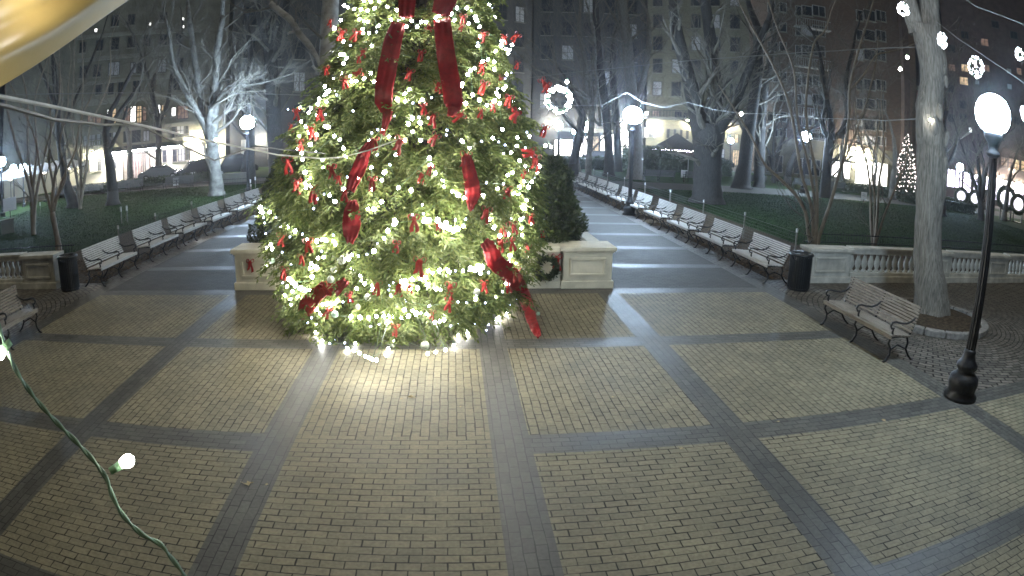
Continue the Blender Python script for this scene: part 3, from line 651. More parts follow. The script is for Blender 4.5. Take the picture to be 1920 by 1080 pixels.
# broad velvet ribbons that hang down the tree
def ribbon(path, label, off=.10, th=.003):
    m = MB(); n = 0; P = []
    for i in range(len(path)-1):
        a, b = path[i], path[i+1]
        for k in range(4 if i < len(path)-2 else 5):
            f = k/4; P.append([a[j]+(b[j]-a[j])*f for j in range(3)])
    for i, (u, v, wd) in enumerate(P):
        c = on_tree(u, v, off, 1.05); dist = (c-EYE).length
        c = c + (EYE-c).normalized()*(.015*sin(i*.9))
        s = wd/1.16/1000*dist/2*.92
        t = on_tree(P[min(i+1, len(P)-1)][0], P[min(i+1, len(P)-1)][1]+.01, off, 1.05)-on_tree(P[max(i-1, 0)][0], P[max(i-1, 0)][1], off, 1.05)
        vd = (c-EYE).normalized(); sd = t.cross(vd); sd = sd.normalized() if sd.length > 1e-6 else Vector((1, 0, 0))
        if sd.x < 0: sd = -sd
        am = .004+.02*max(0, 1-min(i, len(P)-1-i)/4)
        for k in range(13):
            f = (k-6)/6; m.v.append(tuple(c + sd*s*f + vd*(am*sin(f*9+i*.25) + .008*sin(i*.8+f*2.2)) + Vector((0, 0, .012*sin(i*2.1+f*3)))))
    for i in range(len(P)-1):
        for k in range(12): b = i*13+k; m.f.append((b, b+1, b+14, b+13)); m.m.append(0)
    o = m.build('ribbon', M['ribbon'], smooth=True); sd = o.modifiers.new('thick', 'SOLIDIFY'); sd.thickness = th
    tag(o, label, 'ribbon', 'broad red ribbons on the christmas tree')
ribbon([(764, -60, 33), (763, 0, 34), (762, 33, 30)], 'broad red ribbon at the top of the tree, short piece above the left long ribbon')
ribbon([(748, 42, 28), (737, 75, 36), (728, 120, 37), (720, 165, 36), (719, 190, 35), (727, 212, 20), (722, 235, 13), (716, 252, 9)], 'long broad red ribbon left of the tree centre, curling in to a folded tip')
ribbon([(838, -60, 46), (835, 0, 44), (826, 28, 36)], 'broad red ribbon bright from nearby bulbs, at the top above the right long ribbon')
ribbon([(829, 36, 33), (832, 70, 35), (838, 115, 37), (845, 155, 38), (851, 192, 38), (850, 205, 24), (842, 218, 8)], 'long straight broad red ribbon right of the tree centre')
ribbon([(698, 262, 8), (684, 285, 24), (675, 312, 28), (664, 335, 26), (657, 358, 16)], 'red ribbon slanting down the left middle of the tree, under the overhead cable')
ribbon([(663, 375, 14), (660, 392, 32), (659, 420, 38), (657, 440, 30), (656, 456, 12)], 'dark red ribbon bulging out low on the left of the tree')
ribbon([(874, 292, 20), (879, 318, 27), (885, 345, 30), (887, 364, 31), (884, 380, 20), (882, 395, 7)], 'red ribbon hanging below a bow in the middle right of the tree')
ribbon([(908, 452, 20), (921, 468, 32), (927, 490, 34), (950, 508, 36), (966, 525, 34), (980, 550, 28), (990, 575, 24), (997, 600, 20), (1006, 622, 17), (1011, 632, 8)], 'long red ribbon trailing off the lower right side of the tree in a pointed tail')
ribbon([(650, 525, 16), (628, 545, 24), (607, 540, 26), (590, 556, 30), (577, 572, 36), (567, 590, 22), (566, 600, 8)], 'looped red ribbon low on the left side of the tree, lit strongly by bulbs')
# baubles
M['bauble'] = simple('pale_bauble', (.55, .58, .50), rough=.2, var=.1)
M['bauble_g'] = simple('mint_bauble', (.45, .62, .48), rough=.25, var=.2)
bsrc = None
for (u, v, r, mt, lab) in ((620, 524, .055, 'bauble', 'cream round bauble low on the left of the tree, below a patterned one'), (626, 505, .05, 'bauble', 'patterned grey bauble just above the cream one'), (510, 489, .05, 'bauble_g', 'pale bauble at the left edge of the tree beside the planter'), (628, 589, .055, 'bauble_g', 'mint green bauble left of the lowest long row of lights'), (894, 547, .05, 'bauble', 'clear glassy bauble low on the right of the tree'), (1004, 525, .045, 'bauble', 'silver bauble at the right edge of the tree near the planter wreath'), (1009, 588, .035, 'bauble_g', 'small pale bauble beside the pointed ribbon tail'), (689, 557, .05, 'bauble', 'ornate silver bauble low on the tree, left of centre'), (671, 575, .04, 'bauble', 'dark topped silver bauble above the lowest long row of lights'), (640, 488, .06, 'bauble', 'spiky silver ornament cluster below the left ribbon end'), (797, 648, .07, 'bauble', 'brown and white ornament hanging at the bottom edge of the tree')):
    P = on_tree(u, v, .08, 1.06)
    o = MB().lathe([(r*sin(pi*k/10)+.001, -r*cos(pi*k/10)) for k in range(11)], 16).build('bauble', M[mt], smooth=True, loc=P)
    MB().lathe([(r*.22, r*.95), (r*.22, r*1.2), (r*.05, r*1.25), (r*.05, r*1.6)], 8).build('cap', M['wire_pale'], o)
    tag(o, lab, 'bauble', 'baubles on the christmas tree')

# ------------------------------------------------------------ leafy evergreens in the planter, hedges
def leaf_cloud(shape, n, ls, seed):
    "leaves spread on and inside a lumpy body; shape(h) gives radius at height fraction h"
    r = np.random.RandomState(seed); h = r.uniform(0, 1, n); a = r.uniform(0, 2*pi, n)
    rad = np.array([shape(x) for x in h])*(.72+.28*np.sqrt(r.uniform(0, 1, n)))*(1+.13*np.sin(a*4+h*9)+.10*np.sin(a*7-h*13))
    return h, a, rad, r
def leaves_mesh(C, r, ls, asp=.42):
    n = len(C); d = r.normal(0, 1, (n, 3)); d[:, 2] += .4; d /= np.linalg.norm(d, axis=1)[:, None]
    q = r.normal(0, 1, (n, 3)); w_ = np.cross(d, q); w_ /= np.linalg.norm(w_, axis=1)[:, None]
    l = ls*r.uniform(.6, 1.2, n)[:, None]; k = w_*l*asp*.5; nn = np.cross(d, w_)*l*.08
    V = np.stack([C, C+d*l*.45+k+nn, C+d*l, C+d*l*.45-k+nn], 1).reshape(-1, 3)
    b = (np.arange(n)*4)[:, None]; return V, np.concatenate([b+np.array([[0, 1, 2]]), b+np.array([[0, 2, 3]])], 0)
def shrub(name, loc, H, shape, n, ls, seed, label, mat, cat='shrub', group=None, z0=.0, stems=4):
    t = empty(name, loc); tag(t, label, cat, group); h, a, rad, r = leaf_cloud(shape, n, ls, seed)
    C = np.stack([rad*np.cos(a), rad*np.sin(a), z0+h*(H-z0)], 1); V, Fq = leaves_mesh(C, r, ls)
    np_mesh('foliage', V, Fq, M[mat], t)
    m = MB(); rr = random.Random(seed)
    for k in range(stems):
        a = rr.uniform(0, 2*pi); q = shape(.5)*.5
        m.tube([(.05*cos(a), .05*sin(a), 0), (q*.5*cos(a), q*.5*sin(a), H*.4), (q*cos(a+.3), q*sin(a+.3), H*.8)], [.03, .02, .008], 5)
    m.build('stem', M['bark_dark'], t); return t
shrub('magnolia_shrub', (2.05, 13.9, .7), 1.95, lambda h: .74*(1-h)**.42*(.72+.28*min(1, h*6))+.08, 9000, .13, 1, 'dark broad leaved evergreen shrub in the planter on the right of the christmas tree', 'magnolia')
shrub('holly_shrub', (-3.95, 14.0, .7), 1.95, lambda h: .80*(1-h)**.75*(.8+.2*min(1, h*8))+.05, 8000, .10, 2, 'dark conical evergreen shrub in the planter on the left of the christmas tree', 'magnolia')
# wreath and bows on the planter
def wreath(name, P, R, mat, n, ls, label, seed, face):
    t = empty(name, P, face); r = np.random.RandomState(seed); a = r.uniform(0, 2*pi, n); b = r.uniform(0, 2*pi, n); q = R*.26*np.sqrt(r.uniform(.2, 1, n))
    C = np.stack([(R+q*np.cos(b))*np.cos(a), q*np.sin(b)-.03, (R+q*np.cos(b))*np.sin(a)], 1); V, Fq = leaves_mesh(C, r, ls)
    np_mesh('foliage', V, Fq, M[mat], t); m = MB()
    m.tube([(R*cos(2*pi*k/24), 0, R*sin(2*pi*k/24)) for k in range(25)], R*.1, 5); m.build('hoop', M['twig'], t); tag(t, label, 'wreath'); return t
wreath('leaf_wreath', Vector((Yp(1024, 497, 12.55).x, 12.56, .45)), .21, 'hedge', 900, .09, 'leafy green wreath hung on the planter wall beside the right panelled block', 4, 0)
for (u, v, s, lab) in ((1044, 482, 1.5, 'red bow pinned to the wreath on the planter wall'), (469, 490, 1.2, 'red bow on the left panelled end block of the planter')):
    P = Yp(u, v, 12.6); o = place(bow0[0], bused, P, 0, s*.8); tag(o, lab, 'bow', 'red bows on the planter')
# ------------------------------------------------------------ bare winter trees
def grow(mt, mc, p, d, L, r, depth, rr, up=.25, spread=.6, maxd=5, minr=.011):
    n = 3 if depth > 2 else 4
    pts = [p]; rad = [r]; dd = d.copy(); q = p.copy()
    for i in range(n):
        dd = (dd + Vector((rr.gauss(0, .13), rr.gauss(0, .13), rr.gauss(0, .08)+up*.12))).normalized()
        q = q + dd*(L/n); pts.append(q.copy()); rad.append(max(minr*.6, r*(1-.42*(i+1)/n)))
    (mt if depth <= 1 else mc).tube(pts, rad, 8 if r > .1 else (5 if r > .03 else 3), cap=depth == 0)
    if depth >= maxd: return
    kids = 2 if rr.random() < .45 else 3
    for k in range(kids):
        ax = dd.orthogonal().normalized(); ax = Matrix.Rotation(rr.uniform(0, 2*pi), 3, dd) @ ax
        nd = (Matrix.Rotation(rr.uniform(.25, spread+.2), 3, ax) @ dd); nd = (nd + Vector((0, 0, up*.35))).normalized()
        j = n if k == 0 else rr.choice(range(max(1, n-2), n+1))
        grow(mt, mc, pts[j], nd, L*rr.uniform(.62, .82), rad[j]*(.78 if k == 0 else rr.uniform(.45, .65)), depth+1, rr, up, spread, maxd, minr)
def bare(name, H, r, seed, maxd=6, spread=.6, up=.3, bark='bark'):
    t = empty(name); rr = random.Random(seed); mt, mc = MB(), MB()
    mt.tube([(0, 0, 0), (0, 0, .25), (.03, 0, .8)], [r*1.5, r*1.15, r*1.02], 10)
    grow(mt, mc, Vector((.03, 0, .75)), Vector((rr.uniform(-.06, .06), rr.uniform(-.06, .06), 1)).normalized(), H*.26, r, 0, rr, up, spread, maxd)
    mt.build('trunk', M[bark], t, smooth=True); mc.build('crown', M['twig'], t); return t
def furrow_tube(mb, P, R, rr):
    "trunk with vertical ridges and hollows"
    n = 44; Q, W = [], []
    for i in range(len(P)-1):
        for k in range(4): f = k/4; Q.append(P[i].lerp(P[i+1], f)); W.append(R[i]+(R[i+1]-R[i])*f)
    Q.append(P[-1]); W.append(R[-1]); b = len(mb.v)
    for i, (q, w_) in enumerate(zip(Q, W)):
        for k in range(n):
            a = 2*pi*k/n; g = noise.noise(Vector((cos(a)*5.5, sin(a)*5.5, q.z*.55)))*.055+noise.noise(Vector((cos(a)*1.3, sin(a)*1.3, q.z*.8+9)))*.16
            g += .16*max(0, 1-q.z/.5)*abs(sin(a*2.5)) if q.z < .5 else 0
            r2 = w_*(1+g); mb.v.append((q.x+r2*cos(a), q.y+r2*sin(a), q.z))
    for i in range(len(Q)-1):
        for k in range(n): mb.f.append((b+i*n+k, b+i*n+(k+1) % n, b+(i+1)*n+(k+1) % n, b+(i+1)*n+k)); mb.m.append(0)
def px_tree(name, label, d, limbs, seed, bark='bark', side=.5, cat='tree', group=None, sub=3, flare=1.3, tips=True, sL=1.0):
    "limbs: lists of (u, v, half width in px) standing d metres away; the first one starts on the ground"
    u0, v0, w0 = limbs[0][0]; base = Dp(u0, v0, d); base.z = 0
    t = empty(name, base); tag(t, label, cat, group); rr = random.Random(seed); mt, mc = MB(), MB()
    for li, lb in enumerate(limbs):
        P, Rr = [], []
        dep = rr.uniform(-.03, .03)*d if li else 0
        for i, (u, v, w_) in enumerate(lb):
            f = i/(len(lb)-1); q = Dp(u, v, d+dep*f)-base
            if li == 0 and i == 0: q = Vector((q.x, q.y, 0.0))
            P.append(q); Rr.append(w_/1140*(q+base-EYE).length)
        if li == 0: Rr.insert(0, Rr[0]*flare); P.insert(1, P[0]+Vector((0, 0, .35)) + (P[1]-P[0])*.02)
        # smooth resample with slight bark irregularity
        PP, RR2 = [], []
        for i in range(len(P)-1):
            a = P[max(0, i-1)]; b = P[i]; c0 = P[i+1]; e = P[min(len(P)-1, i+2)]
            for k in range(4):
                f = k/4; PP.append(.5*((2*b)+(c0-a)*f+(2*a-5*b+4*c0-e)*f*f+(3*b-a-3*c0+e)*f**3)); RR2.append((Rr[i]+(Rr[i+1]-Rr[i])*f)*rr.uniform(.95, 1.05))
        PP.append(P[-1]); RR2.append(Rr[-1])
        furrow_tube(mt, PP, RR2, rr) if bark == 'bark_furrow' else mt.tube(PP, RR2, 14 if max(RR2) > .15 else 7)
        n = len(PP)
        for i in range(int(n*(.45 if li == 0 else .15)), n-1):
            if rr.random() < side*(1.5 if d > 30 else 1):
                dd = (PP[i+1]-PP[i]).normalized(); ax = Matrix.Rotation(rr.uniform(0, 2*pi), 3, dd) @ dd.orthogonal().normalized()
                nd = Matrix.Rotation(rr.uniform(.5, 1.1), 3, ax) @ dd
                grow(mt, mc, PP[i], nd, rr.uniform(.9, 2.2)*sL*d/35, RR2[i]*rr.uniform(.2, .4), 2, rr, .3, .6, 2+sub+(1 if d > 30 else 0))
        if tips: grow(mt, mc, PP[-1], (PP[-1]-PP[-2]).normalized(), 2.2*sL*d/35, RR2[-1]*.9, 1, rr, .3, .55, 2+sub+(1 if d > 30 else 0))
    mt.build('trunk', M[bark], t, smooth=True)
    if mc.v: mc.build('crown', M['twig'], t)
    return t
TGp = 'bare trees in the park'
px_tree('plane_tree', 'pale barked plane tree on the left lawn forking into two upright limbs', 38.5, [[(407, 378, 14), (404, 330, 12), (398, 275, 12)], [(398, 276, 9), (386, 240, 7), (377, 190, 6), (368, 130, 6), (358, 60, 5), (352, 10, 4)], [(399, 276, 10), (401, 220, 9), (406, 150, 8), (408, 90, 7), (418, 30, 5)], [(398, 262, 6), (372, 215, 6), (345, 165, 5), (325, 120, 4), (318, 70, 4)], [(404, 155, 2.5), (430, 148, 2), (452, 160, 1.8), (476, 158, 1.4)]], 21, 'bark_pale', .32)
px_tree('bare_tree', 'stout leaning trunk at the far side of the left lawn, in front of the cafe', 42, [[(138, 400, 13), (126, 350, 9), (117, 300, 8), (110, 240, 7), (106, 180, 6), (100, 120, 5)], [(112, 250, 4), (135, 200, 3), (160, 140, 3), (185, 80, 2)], [(108, 210, 4), (85, 150, 3), (62, 90, 3)]], 22, 'bark_dark', .6)
px_tree('bare_tree', 'dark tree before the canopied doorway of the pale building, beside the parked car', 62, [[(298, 336, 7), (297, 290, 6), (298, 240, 6), (291, 200, 6)], [(292, 202, 4), (280, 150, 3), (262, 100, 3)], [(298, 230, 4), (315, 190, 4), (322, 140, 3), (340, 80, 2)]], 23, 'bark_dark', .7)
px_tree('small_tree', 'slim multi-stemmed tree on the left lawn close to the balustrade', 22.5, [[(111, 478, 6), (104, 430, 5.5), (98, 398, 5.5)], [(98, 400, 4), (86, 360, 3), (74, 310, 2.4), (66, 260, 2), (40, 200, 1.6), (20, 160, 1.3)], [(99, 398, 4), (100, 350, 3), (92, 300, 2.6), (96, 240, 2.2), (90, 180, 1.6)], [(101, 396, 4), (112, 352, 3), (128, 312, 2.5), (142, 280, 2), (150, 230, 1.6), (172, 180, 1.2)], [(100, 380, 3), (124, 330, 2.2), (112, 270, 2), (126, 210, 1.6), (128, 160, 1.3)]], 24, 'myrtle', .25, sub=2, sL=1.1)
px_tree('bare_tree', 'thick dark trunk just left of the christmas tree behind the conical shrub', 47, [[(521, 345, 17), (518, 290, 15), (514, 230, 14), (511, 160, 13), (506, 95, 12)], [(507, 98, 8), (490, 40, 7), (480, -20, 6)], [(508, 110, 8), (530, 50, 7), (540, -10, 6)]], 25, 'bark_dark', .6)
px_tree('bare_tree', 'straight grey trunk behind the left lamp post', 47, [[(473, 352, 7), (472, 300, 6), (470, 240, 6), (466, 170, 5), (470, 100, 5), (462, 40, 4)]], 26, 'bark_dark', .2)
px_tree('plane_tree', 'large pale trunk with a crooked lopped limb, behind the top left of the christmas tree', 22, [[(625, 450, 20), (620, 300, 18), (616, 160, 17), (617, 60, 16), (624, -50, 13)], [(618, -15, 3), (608, 30, 3), (606, 100, 3), (603, 125, 3.5), (594, 108, 4.5), (580, 86, 6), (560, 62, 6.5), (545, 38, 6.5), (525, 22, 6.5), (506, 6, 6)], [(603, 125, 3), (596, 132, 2.5), (586, 124, 2)], [(560, 60, 3), (547, 60, 2.5), (540, 63, 2)]], 27, 'bark_limb', .12, tips=False, flare=1.1)
px_tree('bare_tree', 'massive dark trunk on the right lawn by the snow fence, forking above lamp height', 34, [[(1325, 390, 29), (1326, 340, 26), (1327, 290, 27), (1328, 258, 29), (1330, 232, 20)], [(1322, 282, 19), (1316, 250, 19), (1304, 200, 15), (1290, 140, 13), (1274, 80, 11), (1262, 10, 9)], [(1334, 280, 20), (1340, 248, 19), (1350, 205, 15), (1338, 130, 12), (1330, 60, 11), (1318, -20, 9)], [(1338, 268, 13), (1350, 238, 12), (1372, 205, 10), (1392, 160, 8), (1416, 100, 7), (1440, 40, 6)]], 28, 'bark_dark', .5)
px_tree('bare_tree', 'first of two close dark trunks beyond the right lawn, the thicker left one', 48, [[(1390, 355, 17), (1396, 310, 13), (1402, 260, 12), (1411, 200, 10), (1421, 130, 9), (1420, 50, 8)]], 29, 'bark_dark', .6)
px_tree('bare_tree', 'second of two close dark trunks beyond the right lawn, the thinner right one', 51, [[(1423, 352, 10), (1424, 300, 10), (1427, 240, 9), (1434, 170, 7), (1446, 100, 6)]], 30, 'bark_dark', .6)
px_tree('bare_tree', 'dark tree with a pale pruning scar in front of the brick apartment doorway', 47.5, [[(1547, 374, 12), (1549, 330, 9), (1553, 285, 9), (1556, 262, 9)], [(1555, 264, 6), (1541, 228, 5), (1549, 180, 4), (1540, 120, 4)], [(1557, 262, 6), (1578, 245, 5), (1590, 205, 4), (1586, 150, 4), (1600, 90, 3)]], 31, 'bark_dark', .7)
px_tree('bare_tree', 'stout trunk right behind the lamp post on the right-hand walk', 50, [[(1190, 345, 15), (1192, 290, 13), (1188, 220, 12), (1181, 140, 10), (1174, 60, 9), (1166, -10, 7)], [(1186, 200, 6), (1206, 150, 6), (1216, 90, 5), (1216, 40, 4)]], 32, 'bark', .6)
px_tree('plane_tree', 'slim pale forked tree lit by the lamps at the end of the right-hand walk', 48, [[(1103, 342, 6), (1104, 300, 5.5), (1108, 250, 5), (1111, 205, 5)], [(1110, 207, 4), (1100, 180, 3.5), (1070, 160, 2.5)], [(1111, 208, 4), (1108, 160, 3.5), (1116, 110, 3), (1112, 50, 3)], [(1111, 220, 3), (1126, 235, 2.5), (1124, 200, 2.5)]], 33, 'bark_pale', .6)
px_tree('bare_tree', 'dark trunk directly left of the lamp on the right-hand walk', 52, [[(1141, 340, 10), (1142, 290, 8), (1138, 230, 7.5), (1129, 150, 7), (1120, 70, 6), (1116, 0, 5)]], 34, 'bark_dark', .6)
px_tree('bare_tree', 'narrow dark trunk between the shopfronts and the walk lamp', 60, [[(1158, 322, 8), (1158, 280, 7), (1156, 230, 7), (1150, 160, 6), (1150, 90, 5)]], 35, 'bark_dark', .6)
px_tree('bare_tree', 'grey trunk leaning away under the lit wreath', 55, [[(1079, 335, 9), (1079, 290, 7), (1087, 240, 6.5), (1098, 180, 6), (1096, 120, 5), (1086, 60, 4)]], 36, 'bark', .6)
px_tree('small_tree', 'small black branching tree before the dark ground floor windows', 60, [[(1450, 352, 3.2), (1449, 320, 3), (1450, 292, 3)], [(1449, 300, 2.2), (1436, 272, 1.8), (1428, 255, 1.4)], [(1450, 292, 2.4), (1452, 262, 2), (1452, 240, 1.5)], [(1450, 296, 2.2), (1464, 272, 1.8), (1478, 262, 1.4)]], 37, 'bark_dark', .5, sub=1)
px_tree('small_tree', 'small dark forked tree against the violet shopfronts', 50, [[(1839, 408, 7), (1838, 372, 6)], [(1837, 374, 5), (1828, 345, 4), (1820, 322, 3), (1812, 295, 2)], [(1840, 372, 5), (1846, 345, 3.5), (1850, 318, 3), (1862, 290, 2)]], 38, 'bark_dark', .5, sub=2)
px_tree('crape_myrtle', 'crape myrtle behind the right litter bin with many smooth tan stems fanning out', 21.8, [[(1527, 466, 6), (1526, 455, 6)],
   [(1522, 460, 4.5), (1516, 440, 4), (1510, 397, 3.5), (1490, 363, 3.2), (1460, 333, 3), (1432, 305, 2.6), (1408, 255, 2.2), (1380, 210, 1.8)],
   [(1526, 460, 4.5), (1525, 440, 4), (1521, 387, 3.6), (1503, 327, 3.2), (1493, 267, 3), (1478, 190, 2.6), (1448, 120, 2.2), (1415, 60, 1.8), (1388, 10, 1.4)],
   [(1528, 460, 4), (1529, 440, 3.8), (1528, 380, 3.2), (1514, 300, 2.8), (1495, 220, 2.4), (1488, 130, 2), (1460, 60, 1.7), (1440, 0, 1.4)],
   [(1530, 460, 4), (1531, 440, 3.4), (1531, 340, 2.8), (1511, 210, 2.4), (1524, 90, 2.2), (1545, 60, 1.8), (1555, 35, 1.4)],
   [(1533, 460, 4.5), (1537, 440, 4), (1555, 387, 3.4), (1568, 343, 3.2), (1583, 287, 3), (1592, 220, 2.8), (1593, 165, 2.8), (1608, 100, 2.4), (1624, 50, 2), (1640, -5, 1.6)],
   [(1593, 170, 2.4), (1620, 140, 2), (1642, 105, 1.8), (1665, 98, 1.4), (1690, 92, 1)], [(1575, 320, 2), (1600, 260, 1.8), (1625, 190, 1.6), (1642, 120, 1.4)]], 39, 'myrtle', .22, sub=2, sL=.8, flare=1.1)
px_tree('crape_myrtle', 'smaller crape myrtle with thin upright stems behind the balustrade', 24, [[(1639, 466, 5), (1639, 455, 4)], [(1636, 460, 3), (1633, 413, 2.6), (1632, 367, 2.4), (1626, 310, 2), (1610, 250, 1.6)], [(1640, 458, 3), (1645, 400, 2.6), (1648, 340, 2.2), (1657, 290, 2), (1655, 220, 1.5)], [(1642, 455, 3), (1657, 407, 2.4), (1673, 367, 2.2), (1690, 325, 1.6)], [(1637, 455, 2.4), (1640, 380, 2), (1636, 320, 1.6), (1645, 250, 1.3)]], 40, 'myrtle', .25, sub=2, sL=.8, flare=1.1)
px_tree('small_tree', 'single thin sapling stem just left of the lopped tree', 25, [[(1721, 470, 3), (1726, 400, 2.6), (1722, 340, 2.4), (1726, 270, 2), (1732, 200, 1.6)]], 41, 'bark', .3, sub=2, sL=.8)
# the big lopped tree with its round kerbed pit
bt = px_tree('lopped_tree', 'big furrowed grey tree trunk with pruning knobs in a round kerbed pit, near the camera', 14.1,
   [[(1742, 597, 33), (1740, 480, 29), (1742, 400, 28), (1747, 330, 29), (1746, 260, 29), (1744, 200, 27), (1750, 140, 26), (1744, 90, 27), (1736, 50, 28)], [(1724, 66, 20), (1712, 30, 17), (1700, -10, 15), (1680, -70, 12)], [(1746, 66, 23), (1742, 20, 20), (1744, -30, 17), (1752, -90, 14)]], 42, 'bark_furrow', .0, sub=3, flare=1.22, tips=False)
rr_k = random.Random(4)
for (u, v, r, d) in ((1722, 90, 7, 13.9), (1768, 133, 7, 13.9), (1774, 152, 6, 13.9), (1722, 205, 8, 13.75), (1757, 210, 9, 13.7), (1741, 238, 10, 13.65), (1773, 262, 9, 13.9), (1770, 310, 8, 13.85), (1771, 330, 7, 13.85), (1716, 232, 7, 13.9)):
    P = Dp(u, v, d) - bt.location; q = r/1140*14
    m = MB(); m.lathe([(q*.25*k, 0) for k in ()] or [(q*sin(pi*k/8)*(1+.15*sin(k*3.1)), -q*1.3*cos(pi*k/8)) for k in range(9)], 10)
    k = m.build('pruning_knob', M['bark_furrow'], bt, smooth=True); k.location = P + (bt.location+Vector((0, 0, P.z))-(bt.location+P))*.3; k.scale = (.8, .8, 1.5); k.rotation_euler = (rr_k.uniform(-.25, .25), rr_k.uniform(-.25, .25), rr_k.uniform(0, 6))
m = MB(); nst = 18
for k in range(nst):
    a0 = 2*pi*k/nst+.01; a1 = 2*pi*(k+1)/nst-.01; ri, ro, h = 1.28, 1.46, .13
    vs = []
    for j in range(5):
        a = a0+(a1-a0)*j/4
        vs += [(ri*cos(a), ri*sin(a), 0), (ro*cos(a), ro*sin(a), 0), (ro*cos(a), ro*sin(a), h), (ri*cos(a), ri*sin(a), h)]
    fs = [(0, 1, 2, 3)[::-1], (16, 17, 18, 19)]
    for j in range(4):
        b = j*4; fs += [(b, b+4, b+5, b+1)[::-1], (b+1, b+5, b+6, b+2)[::-1], (b+2, b+6, b+7, b+3)[::-1], (b+3, b+7, b+4, b)[::-1]]
    m.add(vs, fs)
tag(m.build('tree_pit_kerb', M['kerbstone'], loc=(9.85, 9.72, .0), bevel=.015), 'round granite kerb enclosing the soil under the lopped tree', 'kerb')
m = MB(); n = 40; m.add([(0, 0, .14)]+[(1.28*cos(2*pi*k/n), 1.28*sin(2*pi*k/n), .075) for k in range(n)], [(0, k+1, (k+1) % n+1) for k in range(n)])
so2 = m.build('tree_pit_soil', M['soil'], loc=(9.85, 9.72, 0)); so2['kind'] = 'structure'
# the rest of the park's trees, in four shapes
for i, (u, v, d, lab) in enumerate(((62, 425, 30, 'thin many-stemmed tree on the left lawn, leftmost of the slim ones'), (150, 388, 40, 'thin many-stemmed tree on the left lawn behind the stout leaning trunk'))):
    w_ = 100/d; L_ = []
    for k in range(4):
        a = (k-1.5)/1.5; L_.append([(u, v, w_*1.5), (u+a*9+rnd.uniform(-4, 4), v-70, w_*1.1), (u+a*26+rnd.uniform(-8, 8), v-150, w_*.85), (u+a*46+rnd.uniform(-14, 14), v-235, w_*.6), (u+a*60+rnd.uniform(-22, 22), max(5, v-310), w_*.4)])
    px_tree('small_tree', lab, d, L_, 70+i, 'myrtle', .3, sub=2, sL=.8, flare=1.1)
gen = [bare('bare_tree', 17, .33, 51, 7, bark='bark_dark'), bare('bare_tree', 15, .28, 52, 7, spread=.7), bare('bare_tree', 18, .36, 53, 7, spread=.5, bark='bark_dark'), bare('bare_tree', 13, .2, 54, 7, spread=.65)]
tu = {}
GEN = [(-52, 58, 'behind the cafe umbrellas'), (-27, 47, 'left of the white lawn notice'),
       (-18, 52, 'behind the left lamp post'), (-15, 61, 'behind the thick trunk left of the christmas tree'), (-9.5, 45, 'close behind the conical shrub'), (-11, 70, 'far off at the end of the left-hand walk'),
       (-4, 38, 'on the middle bed straight behind the christmas tree, left one'), (1.5, 44, 'on the middle bed straight behind the christmas tree, right one'), (-2, 60, 'farthest of those straight behind the christmas tree'), (5.4, 72, 'at the far end of the right-hand walk'), (9.8, 52, 'by the last bench of the right-hand row'),
       (17, 58, 'behind the clipped hedge left of the kiosk'), (31, 56, 'before the pale hotel wall'), (36, 51, 'left of the small black branching tree'),
       (33, 33, 'on the right lawn behind the tall crape myrtle'), (41, 52, 'before the lit lobby of the brick flats'), (47, 48, 'left of the small lit christmas tree'), (44, 35, 'behind the smaller crape myrtle'), (52, 45, 'right of the small lit christmas tree'), (48, 31, 'behind the lopped tree'), (60, 40, 'before the violet shopfronts'), (56, 31, 'at the far right behind the near lamp post'),
       (-21, 34, 'on the left lawn behind the pale plane tree'), (20, 50, 'on the cross path right of the massive dark trunk'), (29, 50, 'before the brick flats, left one'), (37, 44, 'before the brick flats, right one')]
for i, (x, y, lab) in enumerate(GEN):
    o = place(gen[i % 4], tu, (x, y, 0), rnd.uniform(0, 6.28), rnd.uniform(.9, 1.2)); tag(o, 'leafless tree '+lab, 'tree', TGp)
# ------------------------------------------------------------ buildings round the square
M['b_stone'] = simple('facade_limestone', (.12, .115, .08), rough=.85, var=.25, scale=.6, c2=(.20, .19, .14), detail=8)
M['b_trim'] = simple('facade_trim', (.18, .175, .14), rough=.8, var=.1, scale=2)
M['b_grey'] = simple('facade_grey', (.05, .05, .048), rough=.85, var=.2, scale=1)
M['b_dark'] = simple('facade_dark_brick', (.075, .055, .05), rough=.9, var=.3, scale=1)
def bfac(name, a, b):
    m = brick(name, a, b, (.12, .11, .10), bw=.6, bh=.2, rough=.85, spec=.3, ms=.02, bump=.0); return m
def wallbrick(name, c1, c2):
    m, nt, b = newmat(name); g = N(nt, 'ShaderNodeTexCoord'); br = N(nt, 'ShaderNodeTexBrick'); mp = N(nt, 'ShaderNodeMapping'); mp.inputs['Rotation'].default_value = (pi/2, 0, 0)
    nt.links.new(g.outputs['Object'], mp.inputs[0]); nt.links.new(mp.outputs[0], br.inputs['Vector'])
    br.inputs['Scale'].default_value = 1; br.inputs['Brick Width'].default_value = .45; br.inputs['Row Height'].default_value = .15; br.inputs['Mortar Size'].default_value = .012
    br.inputs['Color1'].default_value = rgb(c1); br.inputs['Color2'].default_value = rgb(c2); br.inputs['Mortar'].default_value = rgb(tuple(x*.8 for x in c1))
    nt.links.new(br.outputs[0], b.inputs['Base Color']); b.inputs['Roughness'].default_value = .9; return m
M['b_brick'] = wallbrick('flats_brick', (.13, .09, .065), (.095, .068, .052))
M['b_red'] = wallbrick('red_brick', (.22, .09, .06), (.16, .065, .05))
M['b_yellow'] = wallbrick('hotel_stone', (.16, .15, .10), (.12, .115, .08))
M['b_frame'] = simple('window_frame', (.30, .30, .28), rough=.6, var=.1)
M['b_frame_d'] = simple('dark_window_frame', (.03, .03, .03), rough=.6, var=.1)
